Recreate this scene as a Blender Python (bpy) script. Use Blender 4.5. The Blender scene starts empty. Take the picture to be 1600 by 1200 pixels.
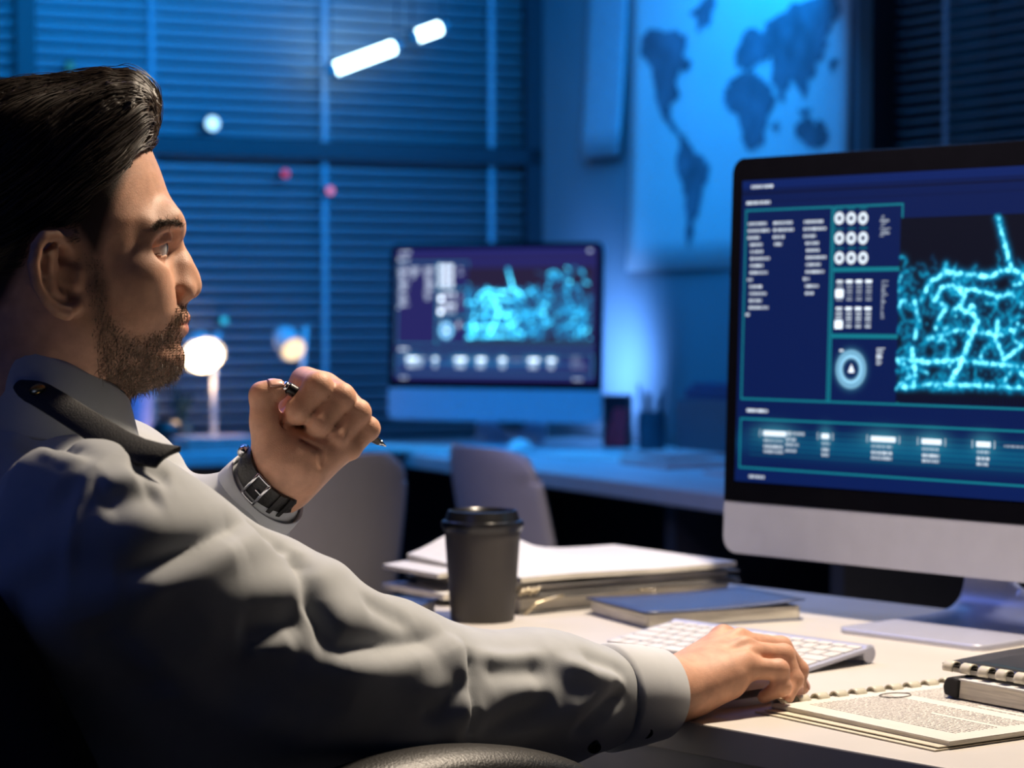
import bpy, bmesh, math, random
import numpy as np
from mathutils import Vector, Matrix

SC = bpy.context.scene
COL = SC.collection
random.seed(7)
RNG = np.random.default_rng(11)

# ------------------------------------------------------------------ camera
FPX = 3700.0
CAM = np.array([0.0, 0.0, 1.09])
PITCH = math.atan(115.0 / FPX)
camd = bpy.data.cameras.new('camera')
camd.sensor_width = 36.0
camd.lens = 36.0 * FPX / 1600.0
camd.clip_start = 0.05
camd.clip_end = 60
camd.dof.use_dof = True
camd.dof.focus_distance = 1.90
camd.dof.aperture_fstop = 7.0
cam = bpy.data.objects.new('camera', camd)
cam.location = CAM
cam.rotation_euler = (math.pi / 2 - PITCH, 0, 0)
COL.objects.link(cam)
SC.camera = cam

# ------------------------------------------------------------------ world, exposure
SC.view_settings.view_transform = 'Standard'
SC.view_settings.look = 'None'
SC.view_settings.gamma = 1.0
SC.view_settings.use_curve_mapping = False
SC.view_settings.exposure = 0.0
wd = bpy.data.worlds.new('night')
SC.world = wd
wd.use_nodes = True
wd.node_tree.nodes['Background'].inputs[0].default_value = (0.05, 0.16, 0.5, 1)
wd.node_tree.nodes['Background'].inputs[1].default_value = 0.018
SC.cycles.use_denoising = True
SC.cycles.max_bounces = 6

# ------------------------------------------------------------------ lights
def light(name, kind, loc, target, power, color, **kw):
    l = bpy.data.lights.new(name, kind)
    l.energy = power
    l.color = color
    for k, v in kw.items():
        setattr(l, k, v)
    o = bpy.data.objects.new(name, l)
    o.location = loc
    d = Vector(target) - Vector(loc)
    o.rotation_euler = d.to_track_quat('-Z', 'Y').to_euler()
    COL.objects.link(o)
    return o

light('desk_spot', 'SPOT', (0.36, 2.33, 1.97), (0.25, 2.40, 0.78), 130, (1.0, 0.83, 0.64), spot_size=math.radians(120), spot_blend=0.6, shadow_soft_size=0.09)
light('window_wash', 'AREA', (-0.25, 5.35, 2.02), (-0.62, 6.5, 0.85), 46, (0.0, 0.30, 0.95), shape='RECTANGLE', size=2.2, size_y=0.5)
light('wall_wash_low', 'SPOT', (0.10, 6.14, 0.84), (0.34, 6.45, 1.00), 60, (0.15, 0.40, 1.0), spot_size=math.radians(84), spot_blend=0.9, shadow_soft_size=0.12)
light('map_wash', 'SPOT', (0.10, 5.98, 2.62), (0.52, 6.16, 1.80), 11, (0.07, 0.30, 1.0), spot_size=math.radians(62), spot_blend=0.8, shadow_soft_size=0.15)
light('back_desk_wash', 'AREA', (0.2, 5.3, 2.6), (0.2, 5.3, 0.7), 11, (0.10, 0.36, 1.0), shape='RECTANGLE', size=1.4, size_y=0.8)
light('room_fill', 'AREA', (-0.9, 3.6, 2.5), (-0.3, 1.9, 0.9), 20, (0.16, 0.28, 1.0), shape='RECTANGLE', size=1.2, size_y=1.2)
light('rim_fill', 'AREA', (-1.6, 0.7, 1.9), (-0.3, 1.7, 0.9), 2.2, (0.15, 0.25, 1.0), shape='RECTANGLE', size=1.0, size_y=1.0)
light('desk_back_panel', 'SPOT', (0.85, 3.25, 2.5), (0.50, 3.0, 0.74), 60, (0.86, 0.84, 1.0), spot_size=math.radians(58), spot_blend=0.7, shadow_soft_size=0.25)  # added fill for the desk strip in the monitor's shadow
light('chair_fill', 'SPOT', (-0.9, 2.5, 2.5), (-0.2, 4.2, 0.55), 45, (0.75, 0.62, 0.75), spot_size=math.radians(44), spot_blend=0.6, shadow_soft_size=0.2)

# ------------------------------------------------------------------ measuring helpers
CP, SP = math.cos(PITCH), math.sin(PITCH)
def ray(px, py):
    x = (px - 800.0) / FPX
    y = (600.0 - py) / FPX
    return np.array([x, CP + y * SP, -SP + y * CP])
def P(px, py, d):
    return CAM + ray(px, py) * d
DESK_Z = 0.74
def D(px, py, h=0.0):
    r = ray(px, py)
    t = (DESK_Z + h - CAM[2]) / r[2]
    return CAM + r * t
def nrm(v):
    v = np.asarray(v, float)
    return v / np.linalg.norm(v)
ZU = np.array([0, 0, 1.0])
DW = nrm([0.666, -0.746, 0])       # along the near desk, to the right
DI = nrm([0.746, 0.666, 0])        # into the near desk
EW = nrm([0.448, -0.894, 0])       # along the far desk and the map wall, towards the camera
EI = nrm([0.894, 0.448, 0])        # towards the map wall

# ------------------------------------------------------------------ materials
def lin(r, g, b):
    def c(u):
        u /= 255.0
        return u / 12.92 if u <= 0.04045 else ((u + 0.055) / 1.055) ** 2.4
    return (c(r), c(g), c(b), 1.0)
def mat(name, col, rough=0.5, metal=0.0, var=0.08, scale=40.0, bump=0.0, bscale=200.0, sss=0.0, spec=0.5, coat=0.0, sheen=0.0, stretch=(1, 1, 1)):
    m = bpy.data.materials.new(name)
    m.use_nodes = True
    nt = m.node_tree
    b = nt.nodes['Principled BSDF']
    b.inputs['Roughness'].default_value = rough
    b.inputs['Metallic'].default_value = metal
    b.inputs['Specular IOR Level'].default_value = spec
    b.inputs['Coat Weight'].default_value = coat
    b.inputs['Sheen Weight'].default_value = sheen
    tc = nt.nodes.new('ShaderNodeTexCoord')
    mp = nt.nodes.new('ShaderNodeMapping')
    mp.inputs['Scale'].default_value = stretch
    nt.links.new(tc.outputs['Object'], mp.inputs['Vector'])
    nz = nt.nodes.new('ShaderNodeTexNoise')
    nz.inputs['Scale'].default_value = scale
    nz.inputs['Detail'].default_value = 4
    nt.links.new(mp.outputs['Vector'], nz.inputs['Vector'])
    rp = nt.nodes.new('ShaderNodeValToRGB')
    c = col[:3]
    rp.color_ramp.elements[0].position = 0.3
    rp.color_ramp.elements[1].position = 0.7
    rp.color_ramp.elements[0].color = tuple(max(0, x * (1 - var)) for x in c) + (1,)
    rp.color_ramp.elements[1].color = tuple(min(1, x * (1 + var)) for x in c) + (1,)
    nt.links.new(nz.outputs['Fac'], rp.inputs['Fac'])
    nt.links.new(rp.outputs['Color'], b.inputs['Base Color'])
    if sss:
        b.inputs['Subsurface Weight'].default_value = sss
        b.inputs['Subsurface Radius'].default_value = (1.0, 0.35, 0.2)
        b.inputs['Subsurface Scale'].default_value = 0.006
    if bump:
        n2 = nt.nodes.new('ShaderNodeTexNoise')
        n2.inputs['Scale'].default_value = bscale
        n2.inputs['Detail'].default_value = 3
        nt.links.new(mp.outputs['Vector'], n2.inputs['Vector'])
        bp = nt.nodes.new('ShaderNodeBump')
        bp.inputs['Strength'].default_value = bump
        bp.inputs['Distance'].default_value = 0.002
        nt.links.new(n2.outputs['Fac'], bp.inputs['Height'])
        nt.links.new(bp.outputs['Normal'], b.inputs['Normal'])
    return m
def emat(name, col, strength):
    m = bpy.data.materials.new(name)
    m.use_nodes = True
    nt = m.node_tree
    b = nt.nodes['Principled BSDF']
    b.inputs['Base Color'].default_value = (0.02, 0.02, 0.02, 1)
    b.inputs['Emission Color'].default_value = tuple(col[:3]) + (1,)
    b.inputs['Emission Strength'].default_value = strength
    return m

# ------------------------------------------------------------------ mesh building
class MB:
    def __init__(self):
        self.v, self.f, self.m = [], [], []
    def add(self, verts, faces, mi=0):
        o = len(self.v)
        self.v.extend([tuple(map(float, p)) for p in verts])
        for fc in faces:
            self.f.append(tuple(i + o for i in fc))
            self.m.append(mi)
        return self
    def box(self, o, a, b, c, mi=0):
        o, a, b, c = map(np.asarray, (o, a, b, c))
        vs = [o, o + a, o + a + b, o + b, o + c, o + a + c, o + a + b + c, o + b + c]
        fs = [(0, 3, 2, 1), (4, 5, 6, 7), (0, 1, 5, 4), (1, 2, 6, 5), (2, 3, 7, 6), (3, 0, 4, 7)]
        if np.dot(np.cross(a, b), c) < 0:
            fs = [t[::-1] for t in fs]
        return self.add(vs, fs, mi)
    def cbox(self, c, ux, uy, uz, h, mi=0):
        ux, uy, uz = (np.asarray(u, float) for u in (ux, uy, uz))
        a, b, d = ux * 2 * h[0], uy * 2 * h[1], uz * 2 * h[2]
        return self.box(np.asarray(c) - a / 2 - b / 2 - d / 2, a, b, d, mi)
    def tube(self, pts, rad, n=8, mi=0, flat=(1, 1), up=None):
        pts = [np.asarray(p, float) for p in pts]
        if np.isscalar(rad):
            rad = [rad] * len(pts)
        vs, prev = [], None
        for i, p in enumerate(pts):
            t = nrm(pts[min(i + 1, len(pts) - 1)] - pts[max(i - 1, 0)])
            if prev is None:
                g = np.asarray(up, float) if up is not None else (ZU if abs(t[2]) < 0.9 else np.array([1.0, 0, 0]))
                prev = nrm(g - t * np.dot(g, t))
            prev = nrm(prev - t * np.dot(prev, t))
            q = np.cross(t, prev)
            for k in range(n):
                a = 2 * math.pi * k / n
                vs.append(p + rad[i] * (flat[0] * math.cos(a) * prev + flat[1] * math.sin(a) * q))
        fs = []
        for i in range(len(pts) - 1):
            for k in range(n):
                k2 = (k + 1) % n
                fs.append((i * n + k, i * n + k2, (i + 1) * n + k2, (i + 1) * n + k))
        fs.append(tuple(range(n))[::-1])
        fs.append(tuple((len(pts) - 1) * n + k for k in range(n)))
        return self.add(vs, fs, mi)
    def lathe(self, prof, c, n=32, mi=0, ux=(1, 0, 0), uy=(0, 1, 0), uz=(0, 0, 1), cap=True):
        c, ux, uy, uz = (np.asarray(x, float) for x in (c, ux, uy, uz))
        vs = []
        for r, z in prof:
            for k in range(n):
                a = 2 * math.pi * k / n
                vs.append(c + ux * r * math.cos(a) + uy * r * math.sin(a) + uz * z)
        fs = []
        for i in range(len(prof) - 1):
            for k in range(n):
                k2 = (k + 1) % n
                fs.append((i * n + k, i * n + k2, (i + 1) * n + k2, (i + 1) * n + k))
        if cap:
            fs.append(tuple(range(n))[::-1])
            fs.append(tuple((len(prof) - 1) * n + k for k in range(n)))
        return self.add(vs, fs, mi)
    def grid(self, G, mi=0, flip=False, wrap=False):
        nu, nv = len(G), len(G[0])
        vs = [p for row in G for p in row]
        fs = []
        for i in range(nu - 1):
            for j in range(nv if wrap else nv - 1):
                j2 = (j + 1) % nv
                q = (i * nv + j, i * nv + j2, (i + 1) * nv + j2, (i + 1) * nv + j)
                fs.append(q[::-1] if flip else q)
        return self.add(vs, fs, mi)
    def prism(self, poly, o, ux, uy, uz, h, mi=0):
        o, ux, uy, uz = (np.asarray(x, float) for x in (o, ux, uy, uz))
        n = len(poly)
        vs = [o + ux * p[0] + uy * p[1] for p in poly] + [o + ux * p[0] + uy * p[1] + uz * h for p in poly]
        fs = [tuple(range(n))[::-1], tuple(range(n, 2 * n))]
        fs += [(i, (i + 1) % n, n + (i + 1) % n, n + i) for i in range(n)]
        return self.add(vs, fs, mi)

def origin_of(o):
    while o.parent is not None:
        o = o.parent
    return np.array(o.location)
def link_mesh(name, verts, faces, mats, parent=None, mi=None, smooth=False, bevel=0.0, loc=None, segs=2):
    verts = np.asarray(verts, dtype=np.float64)
    base = origin_of(parent) if parent is not None else (np.asarray(loc, float) if loc is not None else np.zeros(3))
    me = bpy.data.meshes.new(name)
    if isinstance(faces, np.ndarray):
        nf, k = faces.shape
        me.vertices.add(len(verts))
        me.vertices.foreach_set('co', (verts - base).astype(np.float32).ravel())
        me.loops.add(nf * k)
        me.loops.foreach_set('vertex_index', faces.astype(np.int32).ravel())
        me.polygons.add(nf)
        me.polygons.foreach_set('loop_start', np.arange(0, nf * k, k, dtype=np.int32))
        me.update(calc_edges=True)
        me.validate()
    else:
        me.from_pydata([tuple(v) for v in (verts - base)], [], faces)
    for m in (mats if isinstance(mats, (list, tuple)) else [mats]):
        me.materials.append(m)
    if mi is not None:
        me.polygons.foreach_set('material_index', np.asarray(mi, dtype=np.int32))
    if smooth:
        me.polygons.foreach_set('use_smooth', np.ones(len(me.polygons), dtype=bool))
    me.update()
    o = bpy.data.objects.new(name, me)
    COL.objects.link(o)
    if parent is not None:
        o.parent = parent
    else:
        o.location = base
    if bevel:
        b = o.modifiers.new('edge', 'BEVEL')
        b.width = bevel
        b.segments = segs
        b.limit_method = 'ANGLE'
        b.angle_limit = math.radians(40)
    return o
def build(mb, name, mats, parent=None, **kw):
    return link_mesh(name, mb.v, mb.f, mats, parent, mi=mb.m, **kw)
def shade_auto(o, deg=35):
    me = o.data
    me.polygons.foreach_set('use_smooth', np.ones(len(me.polygons), dtype=bool))
    bm = bmesh.new()
    bm.from_mesh(me)
    for e in bm.edges:
        if len(e.link_faces) == 2 and e.calc_face_angle(0) > math.radians(deg):
            e.smooth = False
    bm.to_mesh(me)
    bm.free()
    return o
def tag(o, label, cat, group=None, kind=None):
    o['label'] = label
    o['category'] = cat
    if group:
        o['group'] = group
    if kind:
        o['kind'] = kind
    return o
def thing(name, label, cat, loc, group=None):
    o = bpy.data.objects.new(name, None)
    o.empty_display_size = 0.05
    o.location = tuple(float(x) for x in loc)
    COL.objects.link(o)
    return tag(o, label, cat, group)
def struct(mb, name, m, **kw):
    o = build(mb, name, m, **kw)
    o['kind'] = 'structure'
    return o
def copy_tree(o, parent=None):
    c = o.copy()
    COL.objects.link(c)
    c.parent = parent
    for ch in list(o.children):
        copy_tree(ch, c)
    return c

# ------------------------------------------------------------------ implicit surfaces (for the figure)
def smin(a, b, k):
    h = np.clip(0.5 + 0.5 * (b - a) / k, 0, 1)
    return b + (a - b) * h - k * h * (1 - h)
def ssub(a, b, k):                     # a minus b
    return -smin(-a, b, k)
def seg(p, a, b, ra, rb=None):
    a = np.asarray(a, float); b = np.asarray(b, float)
    rb = ra if rb is None else rb
    ab = b - a
    t = np.clip(((p - a) @ ab) / max(ab @ ab, 1e-12), 0, 1)
    return np.linalg.norm(p - a - t[:, None] * ab, axis=1) - (ra + (rb - ra) * t)
def sph(p, c, r):
    return np.linalg.norm(p - np.asarray(c), axis=1) - r
def ell(p, c, axes, rad):
    q = (p - np.asarray(c)) @ np.array(axes).T / np.array(rad)
    return (np.linalg.norm(q, axis=1) - 1) * min(rad)
def chain(p, pts, rads, k):
    d = None
    for i in range(len(pts) - 1):
        s = seg(p, pts[i], pts[i + 1], rads[i], rads[i + 1])
        d = s if d is None else smin(d, s, k)
    return d
def surfnet(f, lo, hi, h, slack=1.4):
    B = 8
    lo = np.asarray(lo, float)
    nb = np.ceil((np.asarray(hi) - lo) / (B * h)).astype(int)
    ids = np.stack(np.meshgrid(*[np.arange(n) for n in nb], indexing='ij'), -1).reshape(-1, 3)
    keep = []
    for i in range(0, len(ids), 200000):
        c = lo + (ids[i:i + 200000] + 0.5) * B * h
        keep.append(np.abs(f(c)) < 0.866 * B * h * slack)
    ids = ids[np.concatenate(keep)]
    g = np.stack(np.meshgrid(*[np.arange(B + 1)] * 3, indexing='ij'), -1).reshape(-1, 3)
    NY, NZ = nb[1] * B + 2, nb[2] * B + 2
    KV, VV, QA, QS = [], [], [], []
    off = np.array([[i, j, k] for i in (0, 1) for j in (0, 1) for k in (0, 1)])
    ed = [(a, b) for a in range(8) for b in range(a + 1, 8) if np.abs(off[a] - off[b]).sum() == 1]
    for i in range(0, len(ids), 500):
        blk = ids[i:i + 500]
        pts = lo + (blk[:, None, :] * B + g[None]) * h
        val = f(pts.reshape(-1, 3)).reshape(len(blk), B + 1, B + 1, B + 1)
        ins = (val < 0)
        cnt = sum(ins[:, a:a + B, b:b + B, c:c + B].astype(np.int8) for a, b, c in off)
        bi, x, y, z = np.nonzero((cnt > 0) & (cnt < 8))
        if not len(bi):
            continue
        cv = np.stack([val[bi, x + o[0], y + o[1], z + o[2]] for o in off], 1)
        acc = np.zeros((len(bi), 3)); n = np.zeros(len(bi))
        for a, b in ed:
            m = (cv[:, a] < 0) != (cv[:, b] < 0)
            t = np.where(m, cv[:, a] / np.where(m, cv[:, a] - cv[:, b], 1), 0)
            acc += m[:, None] * (off[a] + t[:, None] * (off[b] - off[a])); n += m
        cell = blk[bi] * B + np.stack([x, y, z], 1)
        KV.append((cell[:, 0] * NY + cell[:, 1]) * NZ + cell[:, 2])
        VV.append(lo + (cell + acc / n[:, None]) * h)
        for ax, corner in ((0, 4), (1, 2), (2, 1)):
            m = (cv[:, 0] < 0) != (cv[:, corner] < 0)
            c = cell[m]
            u = np.zeros(3, int); v = np.zeros(3, int)
            u[(ax + 1) % 3] = 1; v[(ax + 2) % 3] = 1
            q = np.stack([c, c - u, c - u - v, c - v], 1)
            key = (q[..., 0] * NY + q[..., 1]) * NZ + q[..., 2]
            fl = cv[m, 0] < 0
            key[~fl] = key[~fl][:, ::-1]
            QA.append(key)
    key = np.concatenate(KV); V = np.concatenate(VV); Q = np.concatenate(QA)
    o = np.argsort(key); ks = key[o]; V = V[o]
    idx = np.searchsorted(ks, Q)
    idx = np.clip(idx, 0, len(ks) - 1)
    ok = (ks[idx] == Q).all(1)
    return V, idx[ok][:, ::-1].copy()
def smooth_mesh(V, F, it=2, lam=0.5):
    n = len(V)
    e = np.concatenate([F[:, [0, 1]], F[:, [1, 2]], F[:, [2, 3]], F[:, [3, 0]]])
    for _ in range(it):
        acc = np.zeros_like(V); c = np.zeros(n)
        for a in range(3):
            acc[:, a] = np.bincount(e[:, 0], V[e[:, 1], a], n) + np.bincount(e[:, 1], V[e[:, 0], a], n)
        c = np.bincount(e[:, 0], minlength=n) + np.bincount(e[:, 1], minlength=n)
        V = V + lam * (acc / np.maximum(c, 1)[:, None] - V)
    return V
def vnormals(V, F):
    fn = np.cross(V[F[:, 2]] - V[F[:, 0]], V[F[:, 3]] - V[F[:, 1]])
    N = np.zeros_like(V)
    for k in range(4):
        for a in range(3):
            N[:, a] += np.bincount(F[:, k], fn[:, a], len(V))
    return N / np.maximum(np.linalg.norm(N, axis=1), 1e-12)[:, None]
def trace(f, px, py, d0=1.2, d1=2.6):
    r = ray(px, py); d = d0
    for _ in range(90):
        s = float(f((CAM + r * d)[None])[0])
        if s < 0.0005:
            break
        d += s * 0.7
        if d > d1:
            break
    return CAM + r * d
def inpoly(x, z, poly):
    poly = np.asarray(poly); r = np.zeros(len(x), bool)
    j = len(poly) - 1
    for i in range(len(poly)):
        xi, zi = poly[i]; xj, zj = poly[j]
        c = ((zi > z) != (zj > z)) & (x < (xj - xi) * (z - zi) / ((zj - zi) if zj != zi else 1e-9) + xi)
        r ^= c
        j = i
    return r
class Poly2D:                          # signed depth inside an outline, on a grid
    def __init__(self, poly, lo, hi, h=0.001, blur=2):
        self.lo = np.array(lo); self.h = h
        n = np.ceil((np.array(hi) - self.lo) / h).astype(int) + 1
        X, Z = np.meshgrid(self.lo[0] + np.arange(n[0]) * h, self.lo[1] + np.arange(n[1]) * h, indexing='ij')
        p = np.stack([X.ravel(), Z.ravel()], 1)
        d = np.full(len(p), 9.0)
        for i in range(len(poly)):
            a = np.array(poly[i - 1]); b = np.array(poly[i]); ab = b - a
            t = np.clip((p - a) @ ab / max(ab @ ab, 1e-12), 0, 1)
            d = np.minimum(d, np.linalg.norm(p - a - t[:, None] * ab, axis=1))
        s = np.where(inpoly(p[:, 0], p[:, 1], poly), d, -d).reshape(n)
        for _ in range(blur):
            s[1:-1, 1:-1] = (s[1:-1, 1:-1] * 2 + s[:-2, 1:-1] + s[2:, 1:-1] + s[1:-1, :-2] + s[1:-1, 2:]) / 6
        self.g = s; self.n = n
    def __call__(self, x, z):
        u = np.clip((x - self.lo[0]) / self.h, 0, self.n[0] - 1.001)
        v = np.clip((z - self.lo[1]) / self.h, 0, self.n[1] - 1.001)
        i = u.astype(int); j = v.astype(int); a = u - i; b = v - j
        g = self.g
        return (g[i, j] * (1 - a) + g[i + 1, j] * a) * (1 - b) + (g[i, j + 1] * (1 - a) + g[i + 1, j + 1] * a) * b

# ------------------------------------------------------------------ head
HA = math.radians(17)
HX = np.array([math.cos(HA), math.sin(HA), 0]); HY = np.array([-math.sin(HA), math.cos(HA), 0])
HO = P(85, 432, 1.82)
def S(px, py):
    r = ray(px, py)
    t = ((HO - CAM) @ HY) / (r @ HY)
    q = CAM + r * t - HO
    return (q @ HX, q[2])
def S3(px, py, y=0.0):
    a, b = S(px, py)
    return np.array([a, y, b])
def to_head(p):
    q = p - HO
    return np.stack([q @ HX, q @ HY, q[:, 2]], 1)
def from_head(q):
    q = np.asarray(q)
    return HO + q[..., 0:1] * HX + q[..., 1:2] * HY + q[..., 2:3] * ZU
head_px = [(150, 730), (156, 650), (164, 632), (200, 617), (235, 608), (262, 597), (280, 583), (287, 568), (288, 552), (281, 537), (285, 524), (289, 517), (286, 507), (291, 500), (293, 492), (288, 480), (284, 470), (281, 450), (277, 430), (273, 405), (270, 388), (273, 370), (277, 352), (276, 338), (270, 317), (260, 295), (250, 265), (240, 242), (228, 215), (205, 182), (170, 157), (120, 144), (60, 142), (0, 152), (-55, 180), (-95, 230), (-113, 300), (-108, 370), (-88, 430), (-66, 500), (-62, 560), (-68, 730)]
HP = Poly2D([S(*p) for p in head_px], (-0.17, -0.21), (0.17, 0.21))
zrow = [S(85, y)[1] for y in (740, 660, 620, 560, 500, 430, 370, 250, 140)]
wrow = [0.062, 0.058, 0.056, 0.063, 0.069, 0.074, 0.077, 0.078, 0.076]
EYE_L = [S3(228, 388, s * 0.0325) for s in (-1, 1)]
def ear(q, s):
    m = [(92, 402, .072), (84, 384, .079), (68, 373, .086), (50, 375, .091), (38, 390, .094), (33, 415, .095), (38, 445, .092), (52, 468, .088), (70, 484, .083), (86, 488, .080), (99, 480, .076)]
    pts = [S3(a, b, s * c) for a, b, c in m]
    d = chain(q, pts, [.0038, .0042, .0044, .0046, .0046, .0046, .0044, .0044, .0055, .0062, .0045], .0004)
    an = [S3(a, b, s * c) for a, b, c in [(66, 392, .084), (56, 405, .088), (54, 430, .088), (62, 455, .085), (80, 462, .080)]]
    d = smin(d, chain(q, an, [.003, .004, .0045, .0045, .004], .0004), .003)
    pl = seg(q, S3(62, 400, s * .083), S3(74, 470, s * .078), .0045, .005)
    pl2 = seg(q, S3(48, 405, s * .088), S3(58, 455, s * .084), .003, .003)
    d = smin(d, smin(pl, pl2, .006), .005)
    d = smin(d, seg(q, S3(82, 430, s * .074), S3(62, 440, s * .078), .008, .006), .004)   # bridge to the skull
    d = ssub(d, ell(q, S3(88, 437, s * .083), np.eye(3), (.0085, .006, .0125)), .004)
    d = smin(d, seg(q, S3(102, 428, s * .074), S3(101, 446, s * .075), .0045, .004), .004)  # tragus
    return d
def f_head(p):
    q = to_head(p)
    x, y, z = q[:, 0], q[:, 1], q[:, 2]
    d2 = HP(x, z)
    W = np.interp(z, zrow, wrow)
    D_ = np.interp(z, [zrow[1], zrow[3], zrow[5]], [.06, .068, .075])
    k = np.clip(1 - d2 / D_, 0, 4)
    ex = np.interp(x, [.02, .07], [2.0, 1.62])
    d = ((k ** ex + (np.abs(y) / W) ** ex) ** (1 / ex) - 1) * 0.066
    ya = np.abs(y)
    qa = q.copy(); qa[:, 1] = ya                      # symmetric features
    d = smin(d, sph(qa, S3(206, 432, .046), .019), .022)        # cheekbone
    d = smin(d, sph(qa, S3(218, 482, .034), .016), .022)        # cheek
    d = smin(d, seg(qa, S3(130, 560, .042), S3(112, 470, .056), .016, .012), .02)   # jaw angle
    d = smin(d, seg(qa, S3(266, 351, .012), S3(252, 350, .034), .0070, .0070), .018)
    d = smin(d, seg(qa, S3(252, 350, .034), S3(222, 366, .051), .0070, .0055), .018)
    d = smin(d, chain(qa, [S3(264, 366, .015), S3(250, 368, .030), S3(228, 374, .045)], [.0075, .0070, .005], .002), .010)  # brow ridge
    d = ssub(d, sph(qa, S3(251, 386, .034), .0120), .012)
    d = ssub(d, sph(qa, S3(238, 390, .0475), .0085), .010)       # eye socket
    e = qa - EYE_L[1]
    r = np.linalg.norm(e, axis=1) - .0136
    tl = e[:, 2] + 0.12 * (e[:, 1])
    d = smin(d, r, .0045)
    d = smin(d, chain(qa, [S3(252, 376, .022), S3(247, 374, .033), S3(228, 380, .046)], [.003, .0035, .003], .004), .006)
    wedge = np.maximum(np.maximum(np.abs(tl + .0006) - .0043 * np.clip((.0142 - np.abs(e[:, 1] - .0012)) / .007, 0, 1) ** .7, np.linalg.norm(e, axis=1) - .017), -.002 - e[:, 0])
    d = ssub(d, wedge, .0012)
    # nose
    n = chain(q, [S3(268, 378), S3(281, 408), S3(292, 432), S3(296, 446)], [.0085, .0078, .0085, .0098], .006)
    n = smin(n, sph(qa, S3(285, 455, .0118), .0082), .006)
    n = smin(n, seg(q, S3(297, 452), S3(286, 466), .0058, .005), .005)
    n = smin(n, seg(qa, S3(278, 420, .007), S3(276, 448, .012), .009, .009), .008)
    n = ssub(n, seg(qa, S3(298, 464, .0062), S3(284, 470, .0068), .0036, .0036), .002)
    d = smin(d, n, .007)
    d = ssub(d, seg(qa, S3(266, 460, .0215), S3(248, 500, .033), .0025, .002), .007)   # fold beside the mouth
    # lips
    d = smin(d, seg(qa, S3(287, 498, 0), S3(275, 503, .021), .0055, .0035), .004)
    d = smin(d, seg(qa, S3(283, 514, 0), S3(272, 509, .020), .0062, .0038), .004)
    d = ssub(d, seg(qa, S3(297, 505.5, 0), S3(276, 506, .023), .0012, .0012), .0025)
    # ears
    big = (ya > .058) & (np.abs(x + 0.005) < .05) & (np.abs(z) < .055)
    if big.any():
        d = d.copy()
        d[big] = smin(d[big], ear(qa[big], 1), .005)
    # forehead lines
    return d

# ------------------------------------------------------------------ hands
RW = P(1035, 1081, 2.02)
R_MCP = [P(1130, 1001, 2.10), P(1155, 1006, 2.088), P(1163, 1020, 2.068), P(1160, 1043, 2.052)]
R_F = [[R_MCP[0], P(1196, 1011, 2.125), P(1234, 1043, 2.135), P(1254, 1074, 2.135)],
       [R_MCP[1], P(1219, 1013, 2.112), P(1247, 1047, 2.118), P(1247, 1084, 2.11)],
       [R_MCP[2], P(1224, 1024, 2.09), P(1240, 1062, 2.085), P(1229, 1091, 2.072)],
       [R_MCP[3], P(1216, 1047, 2.062), P(1221, 1073, 2.06), P(1194, 1089, 2.066)]]
R_T = [P(1065, 1062, 2.065), P(1112, 1050, 2.125), P(1155, 1065, 2.155), P(1188, 1083, 2.165)]
FR = [[.0112, .0102, .0088, .0066], [.0114, .0104, .0088, .0066], [.0110, .0098, .0085, .0064], [.0104, .0092, .0080, .0060]]
def knuckled(p, pts, rads):
    d = chain(p, pts, rads, .0025)
    for i in (1, 2):
        d = smin(d, sph(p, pts[i], rads[i] * 1.05), .003)
    return d
def f_rhand(p):
    d = None
    w = [RW + (P(1035, 1073, 2.05) - P(1035, 1081, 2.02)) * 0.7, RW + np.array([-.002, .008, .003]), RW, RW + np.array([.008, -.008, -.004])]
    for i in range(4):
        s = seg(p, w[i], R_MCP[i], .0185, .0122)
        d = s if d is None else smin(d, s, .012)
    d = smin(d, chain(p, [P(1000, 1088, 2.0), RW, P(1072, 1078, 2.04)], [.027, .0255, .023], .01), .014)
    d = smin(d, seg(p, P(1072, 1086, 2.03), P(1138, 1066, 2.046), .0165, .015), .014)
    for i in range(4):
        d = smin(d, sph(p, R_MCP[i] + np.array([0, 0, .0025]), .0112), .004)
    for i in range(3):                                      # dips between the knuckles
        m = (R_MCP[i] + R_MCP[i + 1]) / 2
        d = ssub(d, seg(p, m + np.array([-.015, -.012, .016]), m + np.array([.022, .015, .011]), .0045, .004), .006)
    for i, a in ((0, -.0), (1, 0), (2, 0)):                 # tendons
        d = smin(d, seg(p, RW + np.array([.02, .016 - .004 * i, .0155]), R_MCP[i] + np.array([0, 0, .0085]), .0028, .0032), .005)
    fg = None
    for i in range(4):
        s = knuckled(p, R_F[i], FR[i])
        fg = s if fg is None else smin(fg, s, .0012)
    d = smin(d, fg, .006)
    t = chain(p, R_T, [.017, .0125, .0108, .008], .004)
    d = smin(d, t, .008)
    for px, py, dd in ((1064, 1050, 2.0), (1072, 1062, 2.0)):   # wrist creases
        pass
    return d

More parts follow.
